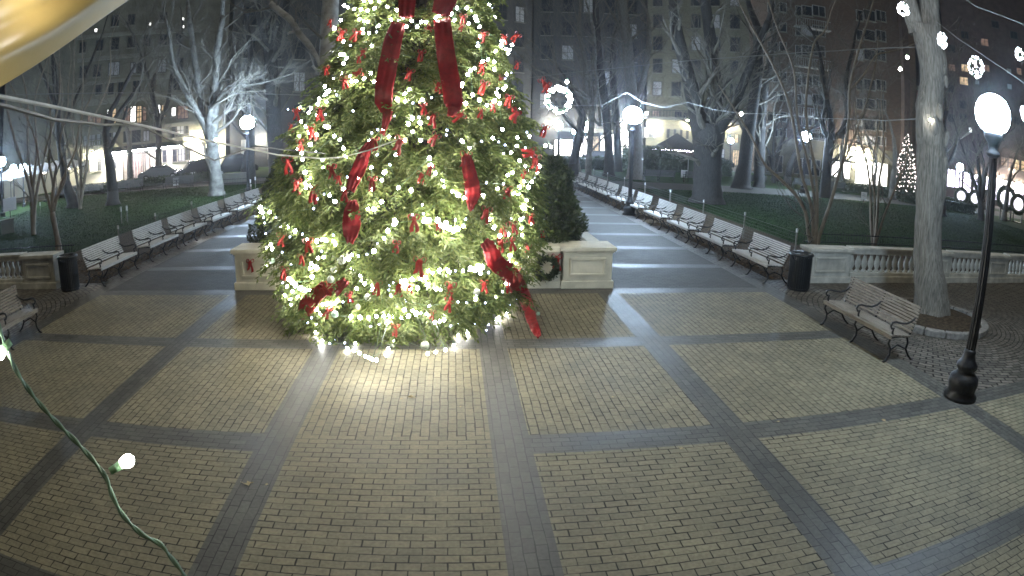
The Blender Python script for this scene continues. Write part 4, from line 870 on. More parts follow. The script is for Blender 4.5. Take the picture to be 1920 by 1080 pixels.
def glassmat():
    m, nt, b = newmat('dark_glass'); g = N(nt, 'ShaderNodeTexCoord'); no = N(nt, 'ShaderNodeTexNoise', Scale=.8, Detail=2.0); nt.links.new(g.outputs['Object'], no.inputs['Vector'])
    cr = N(nt, 'ShaderNodeValToRGB'); cr.color_ramp.elements[0].color = (.01, .012, .015, 1); cr.color_ramp.elements[1].color = (.06, .065, .07, 1); nt.links.new(no.outputs[0], cr.inputs[0]); nt.links.new(cr.outputs[0], b.inputs['Base Color'])
    b.inputs['Roughness'].default_value = .08; return m
M['glass'] = glassmat()
M['lit_white'] = emis('lit_window_white', (1, .97, .9), 2.6, var=.5, scale=1.5)
M['lit_warm'] = emis('lit_window_warm', (1, .72, .38), .55, var=.7, scale=2.5, base=(.2, .15, .1))
M['lit_dim'] = emis('lit_window_dim', (1, .6, .4), .16, var=.8, scale=2.5, base=(.1, .08, .07))
M['lit_shop'] = emis('shop_interior', (1, .93, .90), 6, var=.6, scale=.7)
M['lit_violet'] = emis('violet_shop_interior', (.86, .76, 1), 4.5, var=.7, scale=.8)
M['lit_grey'] = emis('window_with_curtain', (.6, .66, .62), .035, var=.6, scale=2, base=(.3, .3, .3))
M['tube'] = emis('light_strip', (.88, .84, 1), 240)
M['lantern'] = emis('wall_lantern', (1, .93, .76), 1500)
M['canopy_fill_lamp'] = emis('canopy_fill_lamp', (1, .88, .72), 32)
KM = {'g': 'glass', 'w': 'lit_white', 'a': 'lit_warm', 'd': 'lit_dim', 's': 'lit_shop', 'v': 'lit_violet', 'c': 'lit_grey'}
def window(parent, s0, s1, z0, z1, kind='g', nx=2, nz=1, fr='b_frame', sill=True, arch=False):
    cx = (s0+s1)/2; W2 = (s1-s0)/2; h = z1-z0; m = MB(); t = .07
    m.box(-W2-t, -.10, -t, -W2, .02, h+t).box(W2, -.10, -t, W2+t, .02, h+t).box(-W2, -.10, h, W2, .02, h+t).box(-W2, -.10, -t, W2, .02, 0)
    for k in range(1, nx): x = -W2+2*W2*k/nx; m.box(x-.035, -.07, 0, x+.035, .0, h)
    for k in range(1, nz): z = h*k/nz; m.box(-W2, -.066, z-.03, W2, .0, z+.03)
    f = m.build('window', M[fr], parent); f.location = (cx, 0, z0)
    p = MB().box(-W2, -.03, 0, W2, -.012, h).build('pane', M[KM[kind]], f)
    if sill: MB().box(-W2-.15, -.2, -.17, W2+.15, -.002, -.08).build('sill', M['b_trim'], f)
    return f
def building(name, label, p0, p1, h, depth, mat, base=0.0):
    ang = atan2(p1[1]-p0[1], p1[0]-p0[0]); L = hypot(p1[0]-p0[0], p1[1]-p0[1])
    t = empty(name, (p0[0], p0[1], base), ang); tag(t, label, 'building')
    MB().box(0, 0, 0, L, depth, h).build('wall', M[mat], t); t['_L'] = L
    MB().box(-.3, -.4, h, L+.3, depth+.3, h+.5).box(-.15, -.2, h-.5, L+.15, -.002, h-.01).build('cornice', M['b_trim'], t)
    return t
def pxw(t, p0, p1, lst, yo=0.0, **kw):
    for q in lst:
        u0, v0, u1, v1, k = q[:5]; a = FP(p0, p1, u0, (v0+v1)/2)[0]; b = FP(p0, p1, u1, (v0+v1)/2)[0]
        zt = FP(p0, p1, (u0+u1)/2, v0)[1]; zb = FP(p0, p1, (u0+u1)/2, v1)[1]
        wn = window(t, a, b, max(.1, zb), zt, k, *(q[5:7] if len(q) > 5 else (2, 1)), **kw); wn.location.y = yo
def band(t, p0, p1, u0, u1, v, hh=.35, out=.3, mat='b_trim', name='string_course'):
    a, z = FP(p0, p1, u0, v); b, z2 = FP(p0, p1, u1, v); zz = (FP(p0, p1, (u0+u1)/2, v)[1])
    return MB().box(a, -out, zz-hh/2, b, -.004, zz+hh/2).build(name, M[mat], t)
# pale stone building on the left
A0, A1 = (-46.5, 50.0), (-25.5, 67.0)
b1 = building('apartment_building', 'pale stone building on the left with a floodlit ground floor and glowing canopy', A0, A1, 34, 12, 'b_stone')
pxw(b1, A0, A1, [(157, 299, 164, 323, 'g', 1, 2), (168, 297, 179, 321, 'c', 2, 2), (183, 296, 189, 319, 'g', 1, 2), (203, 292, 209, 316, 'c', 1, 2), (212, 291, 218, 314, 'g', 1, 2), (305, 281, 311, 303, 'g', 1, 2), (324, 280, 330, 302, 'g', 1, 2), (334, 277, 346, 301, 'c', 2, 2), (349, 276, 355, 299, 'g', 1, 2)], yo=-.13, fr='b_frame_d')
pxw(b1, A0, A1, [
   (157, 255, 163, 273, 'c', 1, 2), (166, 250, 178, 273, 'c', 2, 2), (182, 249, 188, 272, 'c', 1, 2), (202, 247, 208, 270, 'g', 1, 2), (212, 246, 217, 268, 'c', 1, 2), (232, 243, 243, 266, 'g'), (248, 243, 263, 266, 'g'), (269, 246, 279, 264, 'c'), (323, 235, 329, 257, 'g', 1, 2), (332, 234, 345, 255, 'c', 2, 2), (348, 233, 353, 253, 'g', 1, 2)], fr='b_frame_d')
pxw(b1, A0, A1, [(165, 214, 178, 232, 'd'), (181, 214, 189, 231, 'd', 1, 1), (201, 206, 207, 233, 'w', 1, 3), (211, 204, 217, 231, 'a', 1, 3), (233, 202, 243, 228, 'd', 2, 2), (245, 200, 254, 228, 'w', 2, 3), (257, 199, 265, 230, 'a', 2, 3), (268, 201, 274, 226, 'd', 1, 2), (292, 197, 300, 225, 'w', 2, 3), (303, 197, 310, 219, 'a', 1, 2), (322, 202, 329, 217, 'w', 1, 1), (333, 199, 352, 222, 'd', 3, 1)], fr='b_frame_d')
pxw(b1, A0, A1, [(180, 160, 190, 176, 'g'), (204, 156, 212, 176, 'g'), (222, 154, 230, 174, 'g'), (250, 152, 262, 172, 'g'), (280, 150, 290, 170, 'g'), (326, 146, 338, 168, 'g'), (348, 144, 356, 166, 'g'), (204, 117, 223, 141, 'c'), (245, 118, 255, 137, 'c'), (258, 118, 272, 137, 'g'), (296, 113, 311, 135, 'c'), (330, 110, 342, 132, 'g'),
   (150, 125, 162, 145, 'g'), (176, 122, 188, 143, 'g'), (150, 80, 160, 98, 'g'), (180, 76, 192, 94, 'g'), (210, 72, 222, 92, 'g'), (240, 70, 252, 88, 'g'), (270, 68, 282, 86, 'g'), (300, 66, 312, 84, 'g'), (330, 64, 342, 82, 'g'), (177, 54, 182, 60, 'w', 1, 1), (279, 43, 283, 48, 'w', 1, 1), (340, 48, 345, 53, 'w', 1, 1), (341, 33, 345, 38, 'w', 1, 1), (210, 30, 222, 48, 'g'), (240, 28, 252, 46, 'g'), (300, 24, 312, 40, 'g')], fr='b_frame_d')  # the tiny white panes stand in for bulbs hung in the trees
for v, hh in ((281, .7), (240, .4), (184, .6), (148, .35), (104, .4), (62, .4)): band(b1, A0, A1, 146, 375, v+ (0), hh, .35)
# bays, doors, canopy
for (u0, v0, u1, v1) in ((231, 291, 242, 336), (246, 288, 268, 334), (272, 286, 281, 328)):
    a, zt = FP(A0, A1, u0, v0); b, zb = FP(A0, A1, u1, v1)
    f = MB().box(a-.1, -.26, 0, a, -.125, zt+.1).box(b, -.26, 0, b+.1, -.125, zt+.1).box(a, -.26, zt, b, -.125, zt+.1).build('door', M['wood_dark'], b1)
    mm = MB()
    for k in range(4): mm.box(a+(b-a)*k/4+.05, -.18, .1, a+(b-a)*(k+1)/4-.05, -.13, zt-.1)
    mm.build('door_panel', M['lit_dim'], f)
zg = FP(A0, A1, 265, 281)[1]-.4
MB().box(.1, -.12, 0, b1['_L']-.1, -.004, zg).build('lit_floor_overlay', simple('floodlit_tone', (.50, .47, .36), rough=.8, var=.1, scale=1), b1)  # paler overlay; the floodlit brightness is put into its colour
a, z = FP(A0, A1, 197, 284); b, z2 = FP(A0, A1, 334, 268); zc = FP(A0, A1, 265, 279)[1]
cn = MB().box(a, -2.2, zc-.05, b, -.01, zc+.15).box(a, -2.25, zc+.15, b, -2.1, zc+.45).build('canopy', M['b_frame_d'], b1)
MB().box(a+.1, -2.15, zc-.16, b-.1, -2.02, zc-.055).build('light_strip', M['tube'], cn)
for u, v in ((180, 289), (213, 287), (365, 264), (400, 262)):
    s, z = FP(A0, A1, u, v)
    lt = MB().lathe([(.10, .22), (.22, .24), (.03, .42)], 8, (s, -.75, z)).box(s-.03, -.75, z+.42, s+.03, -.005, z+.47).build('wall_lamp', M['b_frame_d'], b1)
    MB().lathe([(.05, -.26), (.17, -.15), (.19, 0), (.17, .15), (.05, .26)], 10, (s, -.75, z)).build('lamp_glass', M['lantern'], lt)
for (u0, u1, v) in ((163, 190, 281), (324, 352, 267)):
    bal = MB()
    a, z = FP(A0, A1, u0, v); b, _ = FP(A0, A1, u1, v); bal.box(a, -.8, z-.1, b, -.01, z+.05).box(a, -.8, z+.75, b, -.7, z+.85)
    n = int((b-a)/.3)
    for k in range(n): bal.box(a+k*.3+.05, -.78, z+.05, a+k*.3+.15, -.72, z+.75)
    bal.build('balcony', M['b_trim'], b1)
# cafe building at the far left
C0, C1 = (-70.0, 26.5), (-46.9, 49.2)
b0 = building('cafe_building', 'dark brick building at the far left behind the cafe umbrellas, with a deep red awning', C0, C1, 26, 12, 'b_dark')
L = b0['_L']
for r in range(4):
    for k in range(8): window(b0, 3+k*3.7, 4.5+k*3.7, 5.6+r*3.7, 7.6+r*3.7, 'g' if (k+r) % 4 else 'd', 2, 2, 'b_frame_d')
for k in range(6): window(b0, 8+k*4, 11+k*4, .3, 2.7, 'a' if k % 2 else 'v', 3, 1, 'b_frame_d', sill=False)
MB().add([(7, -.02, 4.1), (L-1, -.02, 4.1), (L-1, -2.4, 3.0), (7, -2.4, 3.0), (7, -.02, 4.0), (L-1, -.02, 4.0), (L-1, -2.4, 2.9), (7, -2.4, 2.9)], [(0, 3, 2, 1), (4, 5, 6, 7), (2, 3, 7, 6), (0, 1, 5, 4), (1, 2, 6, 5), (3, 0, 4, 7)]).build('awning', simple('dark_red_canvas', (.16, .02, .02), rough=.9), b0)
M['canvas_w'] = simple('white_canvas', (.75, .72, .70), rough=.8, var=.05)
def umbrella():
    t = empty('cafe_umbrella'); n = 8
    m = MB(); m.add([(0, 0, 2.75)]+[(1.5*cos(2*pi*k/n), 1.5*sin(2*pi*k/n), 2.25) for k in range(n)]+[(1.5*cos(2*pi*k/n), 1.5*sin(2*pi*k/n), 2.05) for k in range(n)], [(0, k+1, (k+1) % n+1) for k in range(n)]+[(k+1, k+1+n, (k+1) % n+1+n, (k+1) % n+1) for k in range(n)])
    o = m.build('canopy', M['canvas_w'], t); sd = o.modifiers.new('thick', 'SOLIDIFY'); sd.thickness = .02
    MB().lathe([(.25, 0), (.25, .08), (.03, .1), (.03, 2.72), (.01, 2.85)], 8).build('pole', M['iron'], t)
    MB().lathe([(.02, 0), (.13, .05), (.16, .15), (.13, .25), (.02, .3)], 8, (0.0, 0, 1.95)).build('lamp', M['canopy_fill_lamp'], t); return t  # unseen lamp, added to brighten the canopy from below
um = umbrella(); uu = {}
for i, (u, v, d, lab) in enumerate(((20, 352, 50, 'white cafe umbrella lit from below, at the far left edge'), (58, 352, 52, 'white cafe umbrella lit from below, below the pair of distant lamps'), (84, 350, 54, 'white cafe umbrella lit from below, middle one before the awning'), (106, 352, 55, 'white cafe umbrella lit from below, half hidden by the leaning trunk'), (131, 350, 57, 'white cafe umbrella lit from below, nearest the pale stone building'))):
    p = Dp(u, v, d); o = place(um, uu, (p.x, p.y, 0), i*.3, 1.15); tag(o, lab, 'umbrella', 'cafe umbrellas')
# grey building with columns, then the long dark block behind the christmas tree
D0, D1 = (-25.2, 67.6), (-7.0, 86.0)
b2 = building('grey_building', 'grey stone building with a porch behind the left lamp post', D0, D1, 34, 12, 'b_grey')
for r in range(8):
    for k in range(7): window(b2, 1.5+k*3.5, 3+k*3.5, 1.0+r*3.9, 3.2+r*3.9, 'c' if (r == 0 or (k*7+r*3) % 5 == 0) else 'g', 2, 2, 'b_frame_d' if r else 'b_frame')
m = MB()
for k in range(5): m.lathe([(.3, 0), (.22, .3), (.2, 3.4), (.3, 3.7)], 10, (9+k*2.2, -1.6, 0))
m.box(8.4, -2, 3.7, 18.6, -.01, 4.3).build('porch', M['b_stone'], b2)
for s in (4, 12, 20):
    lt = MB().box(s-.04, -.5, 3.3, s+.04, -.01, 3.36).build('wall_lamp', M['b_frame_d'], b2); MB().lathe([(.03, -.15), (.13, 0), (.03, .15)], 8, (s, -.6, 3.2)).build('lamp_glass', M['lantern'], lt)
E0, E1 = (-6.6, 86.3), (11.6, 98.5)
b3 = building('dark_block', 'dark stone block mostly hidden behind the christmas tree', E0, E1, 36, 12, 'b_grey')
for r in range(8):
    for k in range(6): window(b3, 1.5+k*3.4, 3.2+k*3.4, 1.0+r*4, 3.4+r*4, 'g' if (k+r) % 5 else 'c', 2, 2, 'b_frame_d')
# shopfronts at the end of the right-hand walk
F0, F1 = (11.9, 99.0), (29.0, 95.5)
b4 = building('shop_building', 'dark building with glaring white shopfronts at the end of the right-hand walk', F0, F1, 38, 14, 'b_grey')
pxw(b4, F0, F1, [(1040, 262, 1046, 300, 's', 1, 1), (1050, 262, 1073, 302, 's', 2, 1), (1084, 256, 1100, 304, 's', 2, 1), (1108, 256, 1122, 300, 'a', 2, 2), (1126, 254, 1136, 300, 'w', 1, 2), (1146, 252, 1152, 306, 's', 1, 1), (1162, 250, 1178, 306, 's', 2, 1), (1182, 248, 1196, 296, 'w', 2, 1)], fr='b_frame_d', sill=False)
for r in range(7):
    for k in range(5): window(b4, 1.2+k*3.3, 2.9+k*3.3, 7.6+r*3.9, 9.8+r*3.9, 'g' if (k*3+r) % 5 else 'c', 2, 2, 'b_frame_d')
band(b4, F0, F1, 1042, 1194, 245, .6, .5)
for s in (3, 8.5, 14):
    lt = MB().box(s-.05, -.9, 5.4, s+.05, -.01, 5.48).build('wall_lamp', M['b_frame_d'], b4); MB().lathe([(.04, -.2), (.2, 0), (.04, .2)], 8, (s, -1.05, 5.3)).build('lamp_glass', M['lantern'], lt)
# pale hotel
H0, H1 = (29.3, 95.2), (50.5, 79.0)
b5 = building('hotel_building', 'pale lit hotel building behind the dark-roofed kiosk', H0, H1, 40, 14, 'b_yellow')
pxw(b5, H0, H1, [(1209, 240, 1217, 256, 'c', 2, 1), (1219, 240, 1229, 256, 'g', 2, 1), (1251, 242, 1255, 258, 'g', 1, 1), (1264, 243, 1267, 258, 'g', 1, 1), (1276, 244, 1279, 259, 'g', 1, 1), (1287, 245, 1291, 260, 'g', 1, 1), (1299, 246, 1303, 262, 'g', 1, 1), (1352, 250, 1357, 265, 'g', 1, 1), (1364, 251, 1369, 267, 'g', 1, 1), (1378, 252, 1384, 268, 'a', 1, 1),
   (1352, 280, 1358, 300, 'c', 1, 2), (1374, 282, 1390, 310, 'a', 4, 1), (1209, 209, 1217, 217, 'w', 1, 1), (1224, 208, 1236, 218, 'd', 3, 1), (1266, 210, 1278, 222, 'g', 3, 1), (1282, 212, 1296, 224, 'g', 3, 1), (1418, 228, 1428, 244, 'g', 2, 1)], fr='b_frame_d')
zc = FP(H0, H1, 1250, 222)[1]
MB().box(0, -.9, zc-.25, b5['_L'], -.004, zc+.2).build('balcony_slab', M['b_trim'], b5)
m = MB(); zc2 = zc+.2
for k in range(int(b5['_L']/.5)): m.box(k*.5+.1, -.85, zc2, k*.5+.16, -.79, zc2+1.0)
m.box(0, -.88, zc2+1.0, b5['_L'], -.76, zc2+1.1).build('railing', M['iron'], b5)
for r in range(8):
    for k in range(8): window(b5, 1.0+k*3.1, 2.4+k*3.1, zc+3.6+r*3.6, zc+5.7+r*3.6, 'g' if (k*5+r) % 6 else 'c', 1, 2, 'b_frame_d')
for (s, z) in ((1.2, 5.0), (7, 6.4), (13, 6.2), (19, 5.6)):
    lt = MB().box(s-.04, -.7, z+.3, s+.04, -.01, z+.36).build('wall_lamp', M['b_frame_d'], b5); MB().lathe([(.04, -.25), (.2, 0), (.04, .25)], 8, (s, -.8, z)).build('lamp_glass', M['lantern'], lt)
# brick flats
K0, K1 = (36.5, 66.8), (56.6, 62.6)
b6 = building('brick_flats', 'tall brown brick apartment block with a pale stone ground floor and a glaring lobby', K0, K1, 36, 12, 'b_brick')
def fband(t, p0, p1, u0, u1, v0, v1, mat, name, out=.12):
    a = FP(p0, p1, u0, v0)[0]; b = FP(p0, p1, u1, v0)[0]; zt = FP(p0, p1, (u0+u1)/2, v0)[1]; zb = max(0, FP(p0, p1, (u0+u1)/2, v1)[1])
    return MB().box(a, -out, zb, b, -.004, zt).build(name, M[mat], t)
fband(b6, K0, K1, 1436, 1679, 268, 360, 'b_stone', 'stone_base')
gb = empty('ground_floor'); gb.parent = b6; gb.location = (0, -.13, 0)
def pxw2(lst, **kw):
    for q in lst:
        u0, v0, u1, v1, k = q[:5]; a = FP(K0, K1, u0, (v0+v1)/2)[0]; b = FP(K0, K1, u1, (v0+v1)/2)[0]
        zt = FP(K0, K1, (u0+u1)/2, v0)[1]; zb = FP(K0, K1, (u0+u1)/2, v1)[1]; w_ = window(b6, a, b, max(.1, zb), zt, k, *q[5:7], **kw); w_.location.y = -.13
bpy.data.objects.remove(gb)
pxw2([(1437, 292, 1447, 321, 'g', 1, 1), (1449, 292, 1466, 322, 'g', 1, 1), (1487, 297, 1502, 325, 'g', 1, 1), (1504, 298, 1519, 327, 'g', 1, 1), (1521, 300, 1536, 329, 'g', 2, 2), (1559, 303, 1573, 331, 's', 1, 1), (1575, 304, 1592, 334, 's', 2, 1), (1603, 303, 1616, 350, 's', 1, 1), (1618, 303, 1632, 351, 's', 1, 1), (1634, 305, 1648, 353, 's', 1, 1), (1650, 307, 1662, 354, 'w', 1, 1)], fr='b_frame', sill=False)
fband(b6, K0, K1, 1556, 1596, 299, 303, 'b_frame_d', 'door_canopy', 1.6)
W6 = []
for v in (20, 57, 94, 131, 150, 186, 225, 256):
    if v == 131: continue
    hh = 18 if v < 250 else 15
    W6 += [(1606, v, 1617, v+hh, 'c' if v in (225, 94) else 'g', 1, 1), (1620, v, 1640, v+hh, 'g' if v != 256 else 'c', 1, 1), (1643, v+1, 1660, v+hh+1, 'g', 2, 1)]
    W6 += [(1492, v-8, 1502, v+hh-9, 'g', 1, 1), (1504, v-8, 1522, v+hh-9, 'c' if v in (57, 186) else 'g', 1, 1), (1524, v-8, 1546, v+hh-8, 'g', 2, 1), (1440, v-14, 1458, v+hh-16, 'g', 2, 1), (1462, v-14, 1474, v+hh-16, 'g', 1, 1)]
pxw(b6, K0, K1, W6, fr='b_frame')
for v in (45, 118, 210, 248):
    a = FP(K0, K1, 1488, v)[0]; b = FP(K0, K1, 1552, v)[0]; z = FP(K0, K1, 1520, v)[1]
    m = MB().box(a, -1.1, z-.75, b, -.01, z-.6)
    for k in range(int((b-a)/.3)): m.box(a+k*.3, -1.08, z-.6, a+k*.3+.05, -1.03, z+.35)
    m.box(a, -1.1, z+.35, b, -1.02, z+.42).build('balcony', M['b_frame'], b6)
s, z = FP(K0, K1, 1608, 290)
for k in (-1.0, 0.6):
    lt = MB().box(s+k-.05, -1, z+.25, s+k+.05, -.135, z+.32).build('wall_lamp', M['b_frame_d'], b6); MB().lathe([(.05, -.22), (.22, 0), (.05, .22)], 8, (s+k, -1.1, z)).build('lamp_glass', M['lantern'], lt)
fband(b6, K0, K1, 1681, 1692, 2, 352, 'b_dark', 'pier', .9)
# red brick stair tower and the dark tower at the right
P0_, P1_ = (56.9, 61.8), (60.2, 60.6)
b7 = building('red_brick_tower', 'lower red brick block right of the brown flats, behind the small lit christmas tree', P0_, P1_, 13.2, 10, 'b_red')
Q0, Q1 = (60.6, 60.4), (82.0, 36.0)
b8 = building('dark_tower', 'dark tower at the far right with scattered lit windows over violet shopfronts', Q0, Q1, 45, 14, 'b_dark')
pxw(b8, Q0, Q1, [(1776, 318, 1790, 350, 'v', 1, 1), (1792, 320, 1803, 352, 'v', 1, 1), (1807, 324, 1820, 360, 'v', 2, 1), (1826, 328, 1840, 366, 'v', 2, 1), (1843, 331, 1853, 355, 'v', 1, 1), (1868, 336, 1880, 376, 'v', 1, 1), (1882, 340, 1900, 380, 's', 2, 1), (1903, 344, 1918, 384, 'v', 1, 1)], fr='b_frame_d', sill=False)
pxw(b8, Q0, Q1, [(1877, 295, 1889, 320, 'd', 3, 3), (1891, 297, 1901, 322, 'd', 2, 3), (1903, 300, 1911, 322, 'a', 2, 3), (1915, 302, 1922, 325, 'a', 1, 3), (1779, 121, 1791, 133, 'd', 2, 1), (1803, 121, 1815, 134, 'a', 2, 1), (1845, 122, 1855, 134, 'd', 2, 1), (1800, 145, 1815, 159, 'a', 2, 1), (1829, 150, 1836, 158, 'c', 1, 1), (1840, 73, 1853, 86, 'd', 2, 1), (1888, 129, 1896, 138, 'c', 1, 1), (1907, 128, 1915, 140, 'd', 1, 1), (1889, 158, 1897, 167, 'c', 1, 1), (1817, 240, 1822, 248, 'w', 1, 1), (1778, 160, 1788, 172, 'g'), (1800, 190, 1812, 203, 'g'), (1778, 215, 1790, 228, 'g'), (1800, 215, 1812, 228, 'g'), (1870, 190, 1880, 202, 'g'), (1870, 250, 1882, 263, 'g'), (1900, 220, 1912, 232, 'g'), (1778, 85, 1790, 97, 'g'), (1803, 60, 1815, 72, 'g'), (1860, 40, 1872, 52, 'g'), (1895, 60, 1907, 72, 'g')], fr='b_frame_d', sill=False)
m = fband(b8, Q0, Q1, 1772, 1925, 306, 318, 'b_dark', 'fascia', .5)
for u, v in ((1897, 318), (1845, 327), (1874, 333), (1910, 345)):
    s, z = FP(Q0, Q1, u, v); lt = MB().box(s-.04, -.6, z+.15, s+.04, -.01, z+.2).build('wall_lamp', M['b_frame_d'], b8); MB().lathe([(.03, -.14), (.13, 0), (.03, .14)], 8, (s, -.65, z)).build('lamp_glass', M['lantern'], lt)
# round lit boards in dark wreaths in front of the shops
dsrc = None
def medallion():
    t = empty('round_sign'); m = MB(); n = 24
    m.tube([(.72*cos(2*pi*k/n), 0, 1.5+.72*sin(2*pi*k/n)) for k in range(n+1)], .2, 6); m.build('wreath_ring', M['hedge'], t)
    b = MB(); b.v = [(.5*cos(2*pi*k/n), y, 1.5+.5*sin(2*pi*k/n)) for y in (-.05, .05) for k in range(n)]
    b.f = [tuple(range(n)), tuple(range(2*n-1, n-1, -1))]+[(k, k+n, (k+1) % n+n, (k+1) % n) for k in range(n)]; b.m = [0]*len(b.f); b.build('lit_face', M['lit_face'], t)
    MB().box(-.5, -.15, 0, .5, .15, .06).box(-.5, -.15, .06, -.42, .15, 1.0).box(.42, -.15, .06, .5, .15, 1.0).build('stand', M['iron'], t); return t
M['lit_face'] = emis('lit_round_board', (.95, .9, 1), 1.6, var=.4, scale=3)
md = medallion(); mu_ = {}
for (u, v, s, lab) in ((1801, 385, .85, 'round lit board ringed by a dark wreath, farthest left before the shops'), (1827, 392, .85, 'round lit board ringed by a dark wreath, by the small forked tree'), (1885, 402, 1.25, 'largest round lit board ringed by a dark wreath, right of the lamp pole'), (1908, 405, 1.05, 'round lit board ringed by a dark wreath at the right picture edge')):
    p = Dp(u, v, 58); p.z = 0; o = place(md, mu_, (p.x, p.y, 0), -radians(45), s); tag(o, lab, 'sign', 'round lit boards before the shops')

# ------------------------------------------------------------ kiosk, hedges, far christmas tree
kx, ky = Dp(1268, 300, 72).x, Dp(1268, 300, 72).y
kt = empty('kiosk', (kx, ky, 0), radians(-18)); tag(kt, 'small kiosk with a dark pointed roof and white lights under its eaves', 'kiosk')
MB().add([(-2.7, -2.7, 2.35), (2.7, -2.7, 2.35), (2.7, 2.7, 2.35), (-2.7, 2.7, 2.35), (0, 0, 4.1), (-2.7, -2.7, 2.25), (2.7, -2.7, 2.25), (2.7, 2.7, 2.25), (-2.7, 2.7, 2.25)], [(0, 1, 4), (1, 2, 4), (2, 3, 4), (3, 0, 4), (5, 8, 7, 6), (0, 5, 6, 1), (1, 6, 7, 2), (2, 7, 8, 3), (3, 8, 5, 0)]).build('roof', simple('slate_roof', (.05, .05, .055), rough=.7), kt)
MB().box(-2.0, -2.0, 0, 2.0, 2.0, 2.2).build('body', M['wood_dark'], kt)
for x, y in ((-2.3, -2.3), (2.3, -2.3), (2.3, 2.3), (-2.3, 2.3)): MB().lathe([(.1, 0), (.08, .3), (.08, 2.24)], 8, (x, y, 0)).build('post', M['iron'], kt)
M['fairy'] = emis('fairy_lights', (.9, .82, 1), 30); M['fairy_p'] = emis('pinkish_fairy_lights', (1, .84, .80), 7)
def fairy(name, pts, r, mat, label, loc=(0, 0, 0), rz=0, cat='light string', group=None, n=5):
    t = empty(name, loc, rz); tag(t, label, cat, group); MB().tube(pts, .008, 3, cap=False).build('cable', M['wire_green'], t); src = None; tot = sum((Vector(b)-Vector(a)).length for a, b in zip(pts[:-1], pts[1:])); sp_ = max(.17, tot/95); acc = 0
    for a, b in zip(pts[:-1], pts[1:]):
        a, b = Vector(a), Vector(b); Ls = (b-a).length
        while acc < Ls:
            c0 = a+(b-a)*(acc/Ls); acc += sp_
            if src is None: o = src = MB().lathe([(.001, -r), (r, 0), (.001, r)], n, close=False).build('bulb', M[mat], t)
            else: o = src.copy(); COL.objects.link(o); o.parent = t
            o.location = (c0.x+rnd.uniform(-.04, .04), c0.y+rnd.uniform(-.04, .04), c0.z+rnd.uniform(-.05, .05))
        acc -= Ls
    return t
fairy('light_string', [(-2.6, -2.72, 2.18), (2.6, -2.72, 2.18)], .05, 'fairy', 'string of white lights along the front eave of the kiosk', (kx, ky, 0), radians(-18))
fairy('light_string', [(-2.4, -2.45, 2.1), (-2.45, -2.4, 0.2), (-2.2, -2.45, .3), (-2.2, -2.4, 2.1)], .05, 'fairy', 'white lights wrapped down the left post of the kiosk', (kx, ky, 0), radians(-18))
def boxhedge(name, p, sx, sy, h, n, label, seed, rz=0):
    t = empty(name, (p.x, p.y, 0), rz); tag(t, label, 'hedge'); r = np.random.RandomState(seed)
    f = r.randint(0, 4, n); a = r.uniform(-1, 1, (n, 3)); a[:, 2] = (a[:, 2]+1)/2
    a[f == 0, 1] = -1; a[f == 1, 2] = 1; a[f == 2, 0] = np.sign(a[f == 2, 0]); C = a*np.array([sx, sy, h])*(1+r.normal(0, .03, (n, 1))); V, Fq = leaves_mesh(C, r, .28)
    np_mesh('foliage', V, Fq, M['hedge'], t); MB().box(-sx*.93, -sy*.93, 0, sx*.93, sy*.93, h*.93).build('inner_growth', M['hedge'], t); return t
p = Dp(1212, 330, 68); boxhedge('hedge', p, 2.6, 1.2, 2.3, 2600, 'clipped dark hedge left of the kiosk', 61)
p = Dp(1275, 322, 66); boxhedge('hedge', p, 2.6, .8, 1.5, 1600, 'low dark hedge in front of the kiosk', 62)
p = Dp(1335, 330, 64); boxhedge('hedge', p, 1.9, .7, 1.5, 1200, 'low dark hedge right of the massive trunk, by the hotel', 63)
p = Dp(1640, 362, 60); boxhedge('hedge', p, 5.5, .6, .7, 2400, 'long low hedge before the glaring lobby of the flats', 64, radians(-14))
p = Dp(1760, 372, 56); boxhedge('hedge', p, 3.5, .6, .8, 1600, 'low hedge between the lopped tree and the shops', 65, radians(-40))
p = Dp(1100, 322, 62); boxhedge('hedge', p, 3.5, .7, 1.1, 2000, 'low hedge at the foot of the distant lamps under the wreath', 66)
p = Dp(250, 352, 55); boxhedge('hedge', p, 7, .5, .6, 2400, 'low hedge along the far edge of the left lawn', 67, radians(30))
p = Dp(1697, 352, 62)
ft = empty('christmas_tree', (p.x, p.y, 0)); tag(ft, 'small distant christmas tree with spiral rows of pinkish lights at the corner of the flats', 'christmas tree')
rg2 = np.random.RandomState(5); fz = [0, .5, 5.8, 6.3]; fr_ = [1.35, 1.5, .25, .03]
V, Fq, _a, _b = fronds(0, 0, fz, fr_, 6.3, 260, 8, 5, .4, rg2, 3.0); np_mesh('crown', V, Fq, M['needle_far'], ft); MB().tube([(0, 0, 0), (0, 0, 6.2)], [.12, .02], 8).build('trunk', M['bark_dark'], ft)
sp = []
for k in range(260):
    f = k/259; a = f*13*2*pi+.4*sin(k*1.7); z = .45+5.6*f+.12*sin(k*2.3); r = 1.5*(1-f)**.9+.12+.1*sin(k*.9); sp.append((r*cos(a), r*sin(a), z))
for k, lab in enumerate(('lower', 'middle', 'upper')):
    fairy('light_string', sp[(0, 66, 146)[k]:(67, 147, 260)[k]], .055, 'fairy_p', 'spiral string of pinkish lights round the %s part of the small distant christmas tree' % lab, (p.x, p.y, 0), n=4)

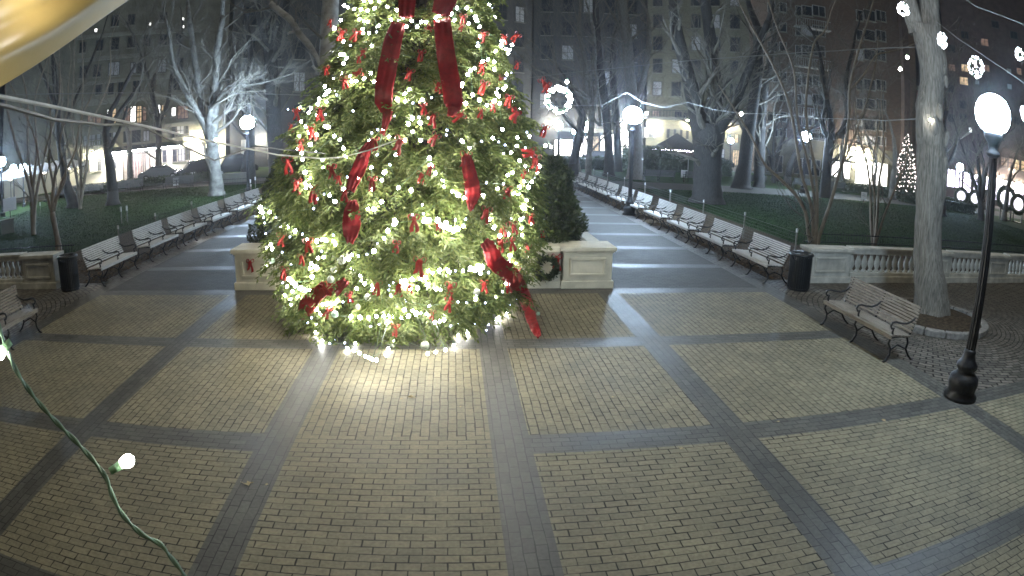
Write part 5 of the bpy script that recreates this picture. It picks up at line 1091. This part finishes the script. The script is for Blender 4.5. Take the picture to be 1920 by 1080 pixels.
# ------------------------------------------------------------ cars
M['car_silver'] = simple('silver_car_paint', (.28, .29, .31), rough=.25, metal=.6, var=.05); M['car_black'] = simple('black_car_paint', (.015, .016, .02), rough=.2, var=.1)
M['tyre'] = simple('tyre_rubber', (.015, .015, .015), rough=.9); M['rim'] = simple('wheel_rim', (.35, .35, .36), rough=.3, metal=.8, var=.05)
def car(label, loc, rz, paint, tall=1.0):
    t = empty('parked_car', loc, rz); tag(t, label, 'car', 'cars parked on the far streets')
    pr = [(-2.2, .35), (-2.25, .75), (-1.9, .92), (-1.35, .98), (-.75, 1.42*tall), (.75, 1.46*tall), (1.5, 1.02), (2.05, .90), (2.25, .7), (2.2, .35)]
    m = MB(); n = len(pr)
    for y, k in ((-.86, 1), (-.80, 2), (.80, 2), (.86, 1)):
        for x, z in pr: m.v.append((x, y*(.88 if z > 1.1 else 1), z))
    for j in range(3):
        for i in range(n): m.f.append((j*n+i, j*n+(i+1) % n, (j+1)*n+(i+1) % n, (j+1)*n+i)); m.m.append(0)
    m.f += [tuple(range(n))[::-1], tuple(range(3*n, 4*n))]; m.m += [0, 0]
    m.build('body', M[paint], t, bevel=.04)
    m = MB()
    for s in (-1, 1): m.add([(-1.15, s*.80, 1.0), (1.35, s*.80, 1.04), (.70, s*.77, 1.38*tall), (-.72, s*.77, 1.36*tall)], [(0, 1, 2, 3)])
    for x0, x1 in ((-1.36, -.78), (1.48, .78)): m.add([(x0, -.72, 1.02), (x0, .72, 1.02), (x1, .66, 1.41*tall), (x1, -.66, 1.41*tall)], [(0, 1, 2, 3)])
    g = m.build('windows', M['glass'], t); sd = g.modifiers.new('thick', 'SOLIDIFY'); sd.thickness = .03; sd.offset = 0
    for x in (-1.35, 1.38):
        for y in (-.8, .8):
            w_ = MB().lathe([(.2, -.1), (.33, -.1), (.34, -.05), (.34, .05), (.33, .1), (.2, .1)], 18).build('wheel', M['tyre'], t); w_.location = (x, y, .34); w_.rotation_euler = (pi/2, 0, 0)
            MB().lathe([(.02, -.11), (.2, -.11), (.2, .11), (.02, .11)], 12).build('rim', M['rim'], w_)
    for y in (-.6, .6): o = MB().box(-.03, -.16, -.07, .03, .16, .07).build('headlight', M['sign_white'], t, bevel=.01); o.location = (-2.25, y, .72)
    return t
p = Dp(300, 348, 62); car('silver hatchback parked by the lit doorway, half hidden by a dark trunk', (p.x, p.y, 0), radians(205), 'car_silver')
p = Dp(372, 335, 60); car('black car parked left behind the pale plane tree', (p.x, p.y, 0), radians(32), 'car_black', 1.2)
p = Dp(440, 333, 60); car('black high-roofed car parked right behind the pale plane tree', (p.x, p.y, 0), radians(25), 'car_black', 1.35)
p = Dp(1345, 325, 84); car('dark car on the street before the hotel, right of the massive trunk', (p.x, p.y, 0), radians(-25), 'car_black')
p = Dp(1125, 310, 82); car('dark car passing the white shopfronts', (p.x, p.y, 0), radians(-5), 'car_silver')

# ------------------------------------------------------------ lawn notices, fences, stakes
def notice(u, v, d, w_, h, label, lines=3):
    p = Dp(u, v, d); t = empty('lawn_notice', (p.x, p.y, 0), -atan2(p.x, p.y)); tag(t, label, 'sign', 'white notices on the lawns'); z = p.z
    MB().box(-w_/2, -.02, z-h/2, w_/2, 0, z+h/2).build('board', M['sign_white'], t)
    MB().box(-.03, 0.005, 0, .03, .05, z+h/2).build('stake', M['wood_dark'], t); m = MB()
    for k in range(lines): m.box(-w_*.3, -.026, z+h*.25-k*h*.25-.025, w_*(.3 if k % 2 else .22), -.021, z+h*.25-k*h*.25+.01)
    m.build('lettering', M['sign_ink'], t); return t
notice(330, 341, 50, .48, .6, 'white notice board on the far side of the left lawn, the lower left of two', 2)
notice(362, 329, 56, .45, .55, 'small white notice with dark lines, the upper right of two on the left lawn', 3)
notice(1283, 326, 50, .5, .6, 'white notice beside the distant bench below the kiosk', 2)
notice(1620, 367, 46, .45, .5, 'small tilted white notice on the right lawn before the lit lobby', 2)
notice(18, 383, 36, .9, .7, 'wide pale board at the far left edge of the lawn', 0)
p = Dp(1302, 322, 50); t = empty('information_board', (p.x, p.y, 0), -.3); tag(t, 'framed information board against the massive dark trunk', 'sign')
MB().box(-.55, -.05, .5, .55, 0, 1.9).build('frame', M['b_frame'], t); MB().box(-.48, -.07, .57, .48, -.055, 1.83).build('panel', M['lit_grey'] if 0 else M['hedge'], t); MB().box(-.5, .0, 0, -.44, .05, 1.9).box(.44, .0, 0, .5, .05, 1.9).build('leg', M['iron'], t)
def net_fence(name, pts, h, label, mat='wire_black', post=True):
    t = empty(name, pts[0]); tag(t, label, 'fence'); m = MB(); b0 = Vector(pts[0])
    for a, b in zip(pts[:-1], pts[1:]):
        a, b = Vector(a)-b0, Vector(b)-b0; n = int((b-a).length/.16)
        for k in range(8): z = .06+h*k/7.6; m.tube([a+Vector((0, 0, z)), b+Vector((0, 0, z+.0))], .0045 if k < 7 else .011, 3, cap=False)
        for k in range(n): q = a+(b-a)*k/n; m.tube([q+Vector((0, 0, .02)), q+Vector((.02, 0, h-.02))], .0045, 3, cap=False)
    m.build('netting', M[mat], t)
    for q in pts:
        q = Vector(q)-b0; o = MB().box(-.02, -.02, 0, .02, .02, h+.12).build('post', M['kerbstone'], t); o.location = q
        MB().box(-.024, -.024, h+.02, .024, .024, h+.13).build('post_tip', M['sign_white'], o)
    return t
yy = [16.0, 19.6, 23.4, 27.5, 31.5, 35.6, 39.8, 44]
net_fence('snow_fence', [(9.75+.0*(k % 2), y, 0) for k, y in enumerate(yy)], .78, 'dark netting fence on white tipped posts behind the right-hand row of benches')
net_fence('snow_fence', [(-10.6, y, 0) for y in (17.4, 20.2, 23.6, 27.5, 31.5)], .75, 'dark netting fence on white tipped posts behind the left-hand row of benches')
def picket(x0, x1, y, label):
    t = empty('low_fence', (x0, y, 0)); tag(t, label, 'fence'); m = MB(); L = x1-x0
    for k in range(int(L/.13)): m.box(k*.13, -.006, 0, k*.13+.012, .006, .48+.04*sin(k*pi/2))
    m.build('picket', M['iron'], t); MB().box(0, -.012, .12, L, .012, .15).box(0, -.012, .40, L, .012, .43).build('rail', M['iron'], t)
picket(11.6, 30, 18.5, 'low black picket fence between the balustrade and the right lawn')
picket(-26, -12.2, 16.9, 'low black picket fence between the balustrade and the left lawn')
picket(-46, -13, 43.9, 'low dark fence along the far edge of the left lawn')
for i, (u, v) in enumerate(((228, 412), (239, 410), (470, 352), (479, 346), (60, 400), (76, 395))):
    p = G(u, v+6); o = MB().box(-.02, -.02, 0, .02, .02, .7).build('fence_stake', M['kerbstone'], loc=p); MB().box(-.03, -.03, .5, .03, .03, .72).build('tip', M['sign_white'], o)
    tag(o, 'white tipped stake on the left lawn, %s from the left end of the lawn' % ('third fourth fifth sixth first second'.split()[i]), 'stake', 'white tipped stakes on the left lawn')
# low stone walls on the far paths
for (u0, u1, v, d, lab) in ((416, 462, 345, 50, 'low pale stone wall behind the left-hand benches by the lamp'), (0, 24, 402, 33, 'low pale wall at the left end of the lawn')):
    a, b = Dp(u0, v, d), Dp(u1, v, d); ang = atan2(b.y-a.y, b.x-a.x)
    t = MB().box(0, -.2, 0, (b-a).length, .2, .6).box(-.05, -.26, .6, (b-a).length+.05, .26, .7).build('low_wall', M['b_trim'], loc=(a.x, a.y, 0), rz=ang); tag(t, lab, 'wall')

# ------------------------------------------------------------ overhead cables, lit wreath, lit balls
def cable(pts, r, label, mat='wire_pale', group='cables strung over the plaza', sag=.0):
    P = []
    for a, b in zip(pts[:-1], pts[1:]):
        for k in range(8): f = k/8; q = a+(b-a)*f; q = Vector((q.x, q.y, q.z-sag*4*f*(1-f)*(b-a).length)); P.append(q)
    P.append(pts[-1]); o = MB().tube([q-P[0] for q in P], r, 5).build('cable', M[mat], loc=P[0]); tag(o, label, 'cable', group); return o
cable([Dp(-60, 181, 15), Dp(0, 179, 15), Dp(130, 175.5, 15.5), Dp(320, 175, 16), Dp(600, 180, 17), Dp(700, 184, 17.5)], .010, 'thin taut steel cable running level behind the christmas tree from the left')
cable([Dp(990, 146, 20), Dp(1180, 125, 18), Dp(1400, 106, 16), Dp(1560, 96, 15), Dp(1735, 88, 14)], .010, 'thin taut steel cable tied to the lopped tree on the right')
cable([Dp(-80, 166, 1.9), Dp(0, 181, 2.2), Dp(130, 206, 3.0), Dp(270, 236, 4.2), Dp(390, 264, 5.6), Dp(520, 290, 7), Dp(600, 297, 8), Dp(640, 295, 8.4), Dp(690, 282, 8.6), Dp(745, 262, 8.7)], .0085, 'thick pale light cable from the camera side to the christmas tree, the upper of two', 'stone_old')
cable([Dp(-60, 183, 2.0), Dp(0, 196, 2.2), Dp(100, 224, 2.8), Dp(190, 234, 3.6), Dp(262, 234, 4.3), Dp(330, 268, 5), Dp(402, 301, 6), Dp(480, 274, 6.8), Dp(560, 283, 7.4), Dp(610, 288, 8)], .0085, 'dark sagging cable below the thick pale one, dipping before the plane tree', 'wire_black')
cable([Dp(1010, 205, 30), Dp(1060, 198, 30), Dp(1130, 197, 28), Dp(1175, 173, 27)], .014, 'sagging pale cable reaching the stout trunk left of the big walk lamp')
cable([Dp(1175, 173, 27), Dp(1205, 192, 27), Dp(1245, 202, 27), Dp(1290, 192, 27)], .014, 'sagging pale cable looping over the right-hand walk lamp')
cable([Dp(1290, 192, 27), Dp(1340, 206, 26), Dp(1392, 213, 25), Dp(1440, 213, 24), Dp(1540, 222, 22), Dp(1660, 226, 18), Dp(1745, 222, 14.2)], .011, 'pale cable with a blue light running to the lopped tree at lamp height')
cable([Dp(1752, 38, 14), Dp(1800, 75, 13), Dp(1860, 115, 12), Dp(1940, 170, 11)], .008, 'cable sloping down right from the top of the lopped tree')
cable([Dp(1770, -30, 9), Dp(1830, 12, 9), Dp(1925, 48, 9)], .007, 'cable crossing the top right corner')
for (u, v, d, lab) in ((1390, 214, 25, 'single blue-white bulb hanging on the cable right of the massive trunk'), (405, 263, 30, 'single blue-white bulb beside the pale plane tree trunk'), (1063, 154, 29, 'single white bulb over the lit wreath'), (1744, 225, 13.6, 'small white bulb tied to the lopped tree'), (1701, 108, 30, 'small blue-white bulb left of the lopped tree, upper one'), (1688, 130, 30, 'small blue-white bulb left of the lopped tree, lower one')):
    p = Dp(u, v, d); r = .0028*d if d > 20 else .03
    o = MB().lathe([(.005, -r), (r, 0), (r*.6, r), (.005, r*1.2)], 8).build('hanging_bulb', M['bulb'], smooth=True, loc=p); MB().lathe([(r*.5, r*1.1), (r*.5, r*2.2), (.004, r*2.4)], 6).build('socket', M['wire_green'], o); tag(o, lab, 'light bulb')
def lit_ring(u, v, d, rw, rh, n, label, kind='ring', mat='fairy_w', bs=.02):
    p = Dp(u, v, d); t = empty('lit_wreath' if kind == 'ring' else 'lit_ball', p, -atan2(p.x, p.y)); tag(t, label, 'light decoration', 'lit ornaments hung on cables')
    rr = random.Random(int(u)); W2, H2 = rw/1140*d, rh/1140*d; src = [None]
    def bulb_at(q):
        if src[0] is None: o = src[0] = MB().lathe([(.001, -bs), (bs, 0), (.001, bs)], 5, close=False).build('bulb', M[mat], t)
        else: o = src[0].copy(); COL.objects.link(o); o.parent = t
        o.location = q; o.scale = [rr.uniform(.7, 1.3)]*3
    if kind == 'ring':
        for k in range(n):
            a = rr.uniform(0, 2*pi); q = rr.uniform(.72, 1.0); bulb_at((W2*q*cos(a), rr.uniform(-.05, .05), H2*q*sin(a)))
        f = MB().tube([(W2*.86*cos(2*pi*k/24), .0, H2*.86*sin(2*pi*k/24)) for k in range(25)], W2*.13, 6)
    else:
        for k in range(n):
            z = rr.uniform(-1, 1); a = rr.uniform(0, 2*pi); q = math.sqrt(1-z*z); bulb_at((W2*q*cos(a), W2*q*sin(a), H2*z))
        f = MB()
        for j in range(4): f.tube([(W2*cos(pi*j/4)*cos(2*pi*k/16), W2*sin(pi*j/4)*cos(2*pi*k/16), H2*sin(2*pi*k/16)) for k in range(17)], .004, 3)
    f.build('frame', M['wire_green'], t); return t
M['fairy_w'] = emis('white_fairy_lights', (.86, .88, 1), 45)
lit_ring(1047, 187, 30, 24, 24, 98, 'round white lit wreath hanging right of the christmas tree', 'ring', bs=.075)
lit_ring(1694, 17, 13, 12, 12, 70, 'lit white ball at the top, left of the lopped tree', 'ball', bs=.012)
lit_ring(1767, 76, 12.6, 9, 15, 70, 'narrow lit white ball tucked right of the lopped tree', 'ball', bs=.012)
lit_ring(1830, 126, 11.5, 16, 19, 62, 'open blue-white lit ball over the near lamp', 'ball', bs=.011)
lit_ring(1911, 101, 11, 8, 11, 34, 'small lit ball at the right edge, the upper of two', 'ball', bs=.012)
lit_ring(1921, 212, 11, 8, 13, 40, 'small lit ball at the right edge beside the near lamp globe', 'ball', bs=.012)

# ------------------------------------------------------------ things right in front of the camera
M['awning'] = simple('gold_awning_cloth', (.50, .36, .13), rough=.4, var=.12, scale=6, bump=.1, c2=(.56, .40, .14), detail=6)
e0, e1 = Dp(-140, 205, .62), Dp(340, -70, .95); e0 = ray(-140, 240)*.62+EYE; e1 = ray(345, -42)*1.0+EYE
up = (ray(-300, -260)*.75+EYE) - (e0+e1)/2; m = MB(); NU, NV = 28, 30
ax = (e1-e0).normalized(); up = (up-ax*up.dot(ax)); ul = up.length; up.normalize(); nrm = ax.cross(up).normalized()
if nrm.dot(EYE-e0) < 0: nrm = -nrm
for i in range(NU+1):
    for j in range(NV+1):
        f, g = i/NU, (j/NV)**1.6; h = g*ul*.9
        bow_ = -.004*sin(pi*f); hem = .012*math.exp(-((h-.030)/.016)**2)-.010*math.exp(-((h-.0)/.01)**2)-.006*math.exp(-((h-.062)/.006)**2)
        q = e0+(e1-e0)*f + up*(h+bow_-.012*sin(f*5)) + nrm*(hem + .012*sin(f*9+h*14)*min(1, h*8)); m.v.append(tuple(q-e0))
for i in range(NU):
    for j in range(NV): b = i*(NV+1)+j; m.f.append((b, b+1, b+NV+2, b+NV+1)); m.m.append(0)
o = m.build('awning', M['awning'], smooth=True, loc=e0); sd = o.modifiers.new('thick', 'SOLIDIFY'); sd.thickness = .004; ss = o.modifiers.new('sub', 'SUBSURF'); ss.levels = 1; ss.render_levels = 1
tag(o, 'gold coloured cloth awning edge hanging close to the camera at the top left', 'awning')
PG = [(-95, 120, .60), (-110, 300, .60), (-60, 470, .60), (-15, 575, .6), (2, 625, .60), (28, 690, .6), (62, 742, .6), (104, 790, .6), (140, 826, .6), (172, 860, .6), (198, 895, .6), (213, 935, .6), (235, 972, .6), (268, 1003, .6), (300, 1020, .6), (318, 1042, .6), (345, 1078, .6), (372, 1130, .6)]
P = [EYE+ray(u, v)*d for u, v, d in PG]; PP = []
for i in range(len(P)-1):
    a = P[max(0, i-1)]; b = P[i]; c0 = P[i+1]; e = P[min(len(P)-1, i+2)]
    for k in range(8): f = k/8; PP.append(.5*((2*b)+(c0-a)*f+(2*a-5*b+4*c0-e)*f*f+(3*b-a-3*c0+e)*f**3))
M['wire_fg'] = simple('pale_green_cable', (.16, .25, .17), rough=.35, var=.25, scale=60); st = empty('light_string', P[4]); tag(st, 'twisted green cable with one glowing bulb dangling right in front of the camera', 'light string')
mm = MB()
for s in (0, pi):
    Q = []; L = 0
    for i, q in enumerate(PP):
        t = (PP[min(i+1, len(PP)-1)]-PP[max(i-1, 0)]).normalized(); a = t.orthogonal().normalized(); c0 = t.cross(a); L += (q-PP[i-1]).length if i else 0
        w_ = L*150+s; Q.append(q+(a*cos(w_)+c0*sin(w_))*.0014-P[4])
    mm.tube(Q, .0016, 6)
mm.build('cable', M['wire_fg'], st, smooth=True)
def fgbulb(u0, v0, u1, v1, d=.6):
    a = EYE+ray(u0, v0)*d-P[4]; b = EYE+ray(u1, v1)*d-P[4]; dr = (b-a); L = dr.length; dr.normalize()
    m = MB().tube([a, a+dr*L*.5], [.0035, .0042], 10); m.build('socket', M['fg_socket'], st, smooth=True)
    rr_ = .0060; m = MB(); m.tube([a+dr*L*.5, a+dr*L*.62, a+dr*L*.75, a+dr*L*.9, a+dr*L*1.02, a+dr*(L*1.1)], [.003, .005, rr_, .0060, .0042, .001], 12); m.build('bulb', M['fg_bulb'], st, smooth=True)
M['fg_socket'] = simple('pale_green_socket', (.25, .45, .25), rough=.4, var=.1); M['fg_bulb'] = emis('glowing_bulb', (1, .96, .86), 85)
fgbulb(206, 884, 247, 860); fgbulb(20, 640, -6, 668); fgbulb(-60, 250, -48, 190, .6); fgbulb(-120, 90, -80, 60, .6); fgbulb(60, -90, 100, -60, .72)  # the out-of-frame bulbs are added to brighten the awning
# fallen leaves and scraps on the paving
M['leaf_dry'] = simple('dry_leaf', (.38, .30, .16), rough=.7, var=.3, scale=30)
def leafm(seed):
    r = random.Random(seed); m = MB(); n = 9; pts = [(.05*cos(2*pi*k/n)*(1 if k % 2 else .55)*r.uniform(.8, 1.2), .04*sin(2*pi*k/n)*(1 if k % 2 else .6), .006+.016*abs(cos(2*pi*k/n))*r.random()) for k in range(n)]
    m.add([(0, 0, .004)]+pts, [(0, k+1, (k+1) % n+1) for k in range(n)]); o = m.build('fallen_leaf', M['leaf_dry']); sd = o.modifiers.new('thick', 'SOLIDIFY'); sd.thickness = .002
    MB().tube([(-.05, 0, .006), (-.085, .01, .012)], .0015, 4).build('stalk', M['leaf_dry'], o); return o
lf = [leafm(1), leafm(2)]; lu = {}
for i, (u, v, s, lab) in enumerate(((467, 908, 1.1, 'curled dry leaf on the left dark band near the bottom, the larger of two'), (500, 909, .45, 'tiny dry scrap beside the larger curled leaf on the left dark band'), (771, 745, .9, 'pale dry leaf on the bricks just below the christmas tree'), (752, 748, .5, 'tiny scrap left of the pale leaf below the christmas tree'), (1278, 842, .7, 'dry leaf just below the dark cross band, right of the middle'), (1459, 791, .5, 'small scrap on the dark cross band on the right'), (1657, 789, .8, 'dry leaf beside the far right dark cross band'), (1149, 745, .5, 'small scrap in the right middle brick panel'), (863, 763, .4, 'tiny dark scrap on the bricks below the tree, right of the pale leaf'), (1675, 702, .5, 'small dark leaf in the right-hand brick panel before the cobbles'))):
    p = G(u, v); o = place(lf[i % 2], lu, (p.x, p.y, .003), i*1.3, s); tag(o, lab, 'leaf', 'dry leaves on the paving')
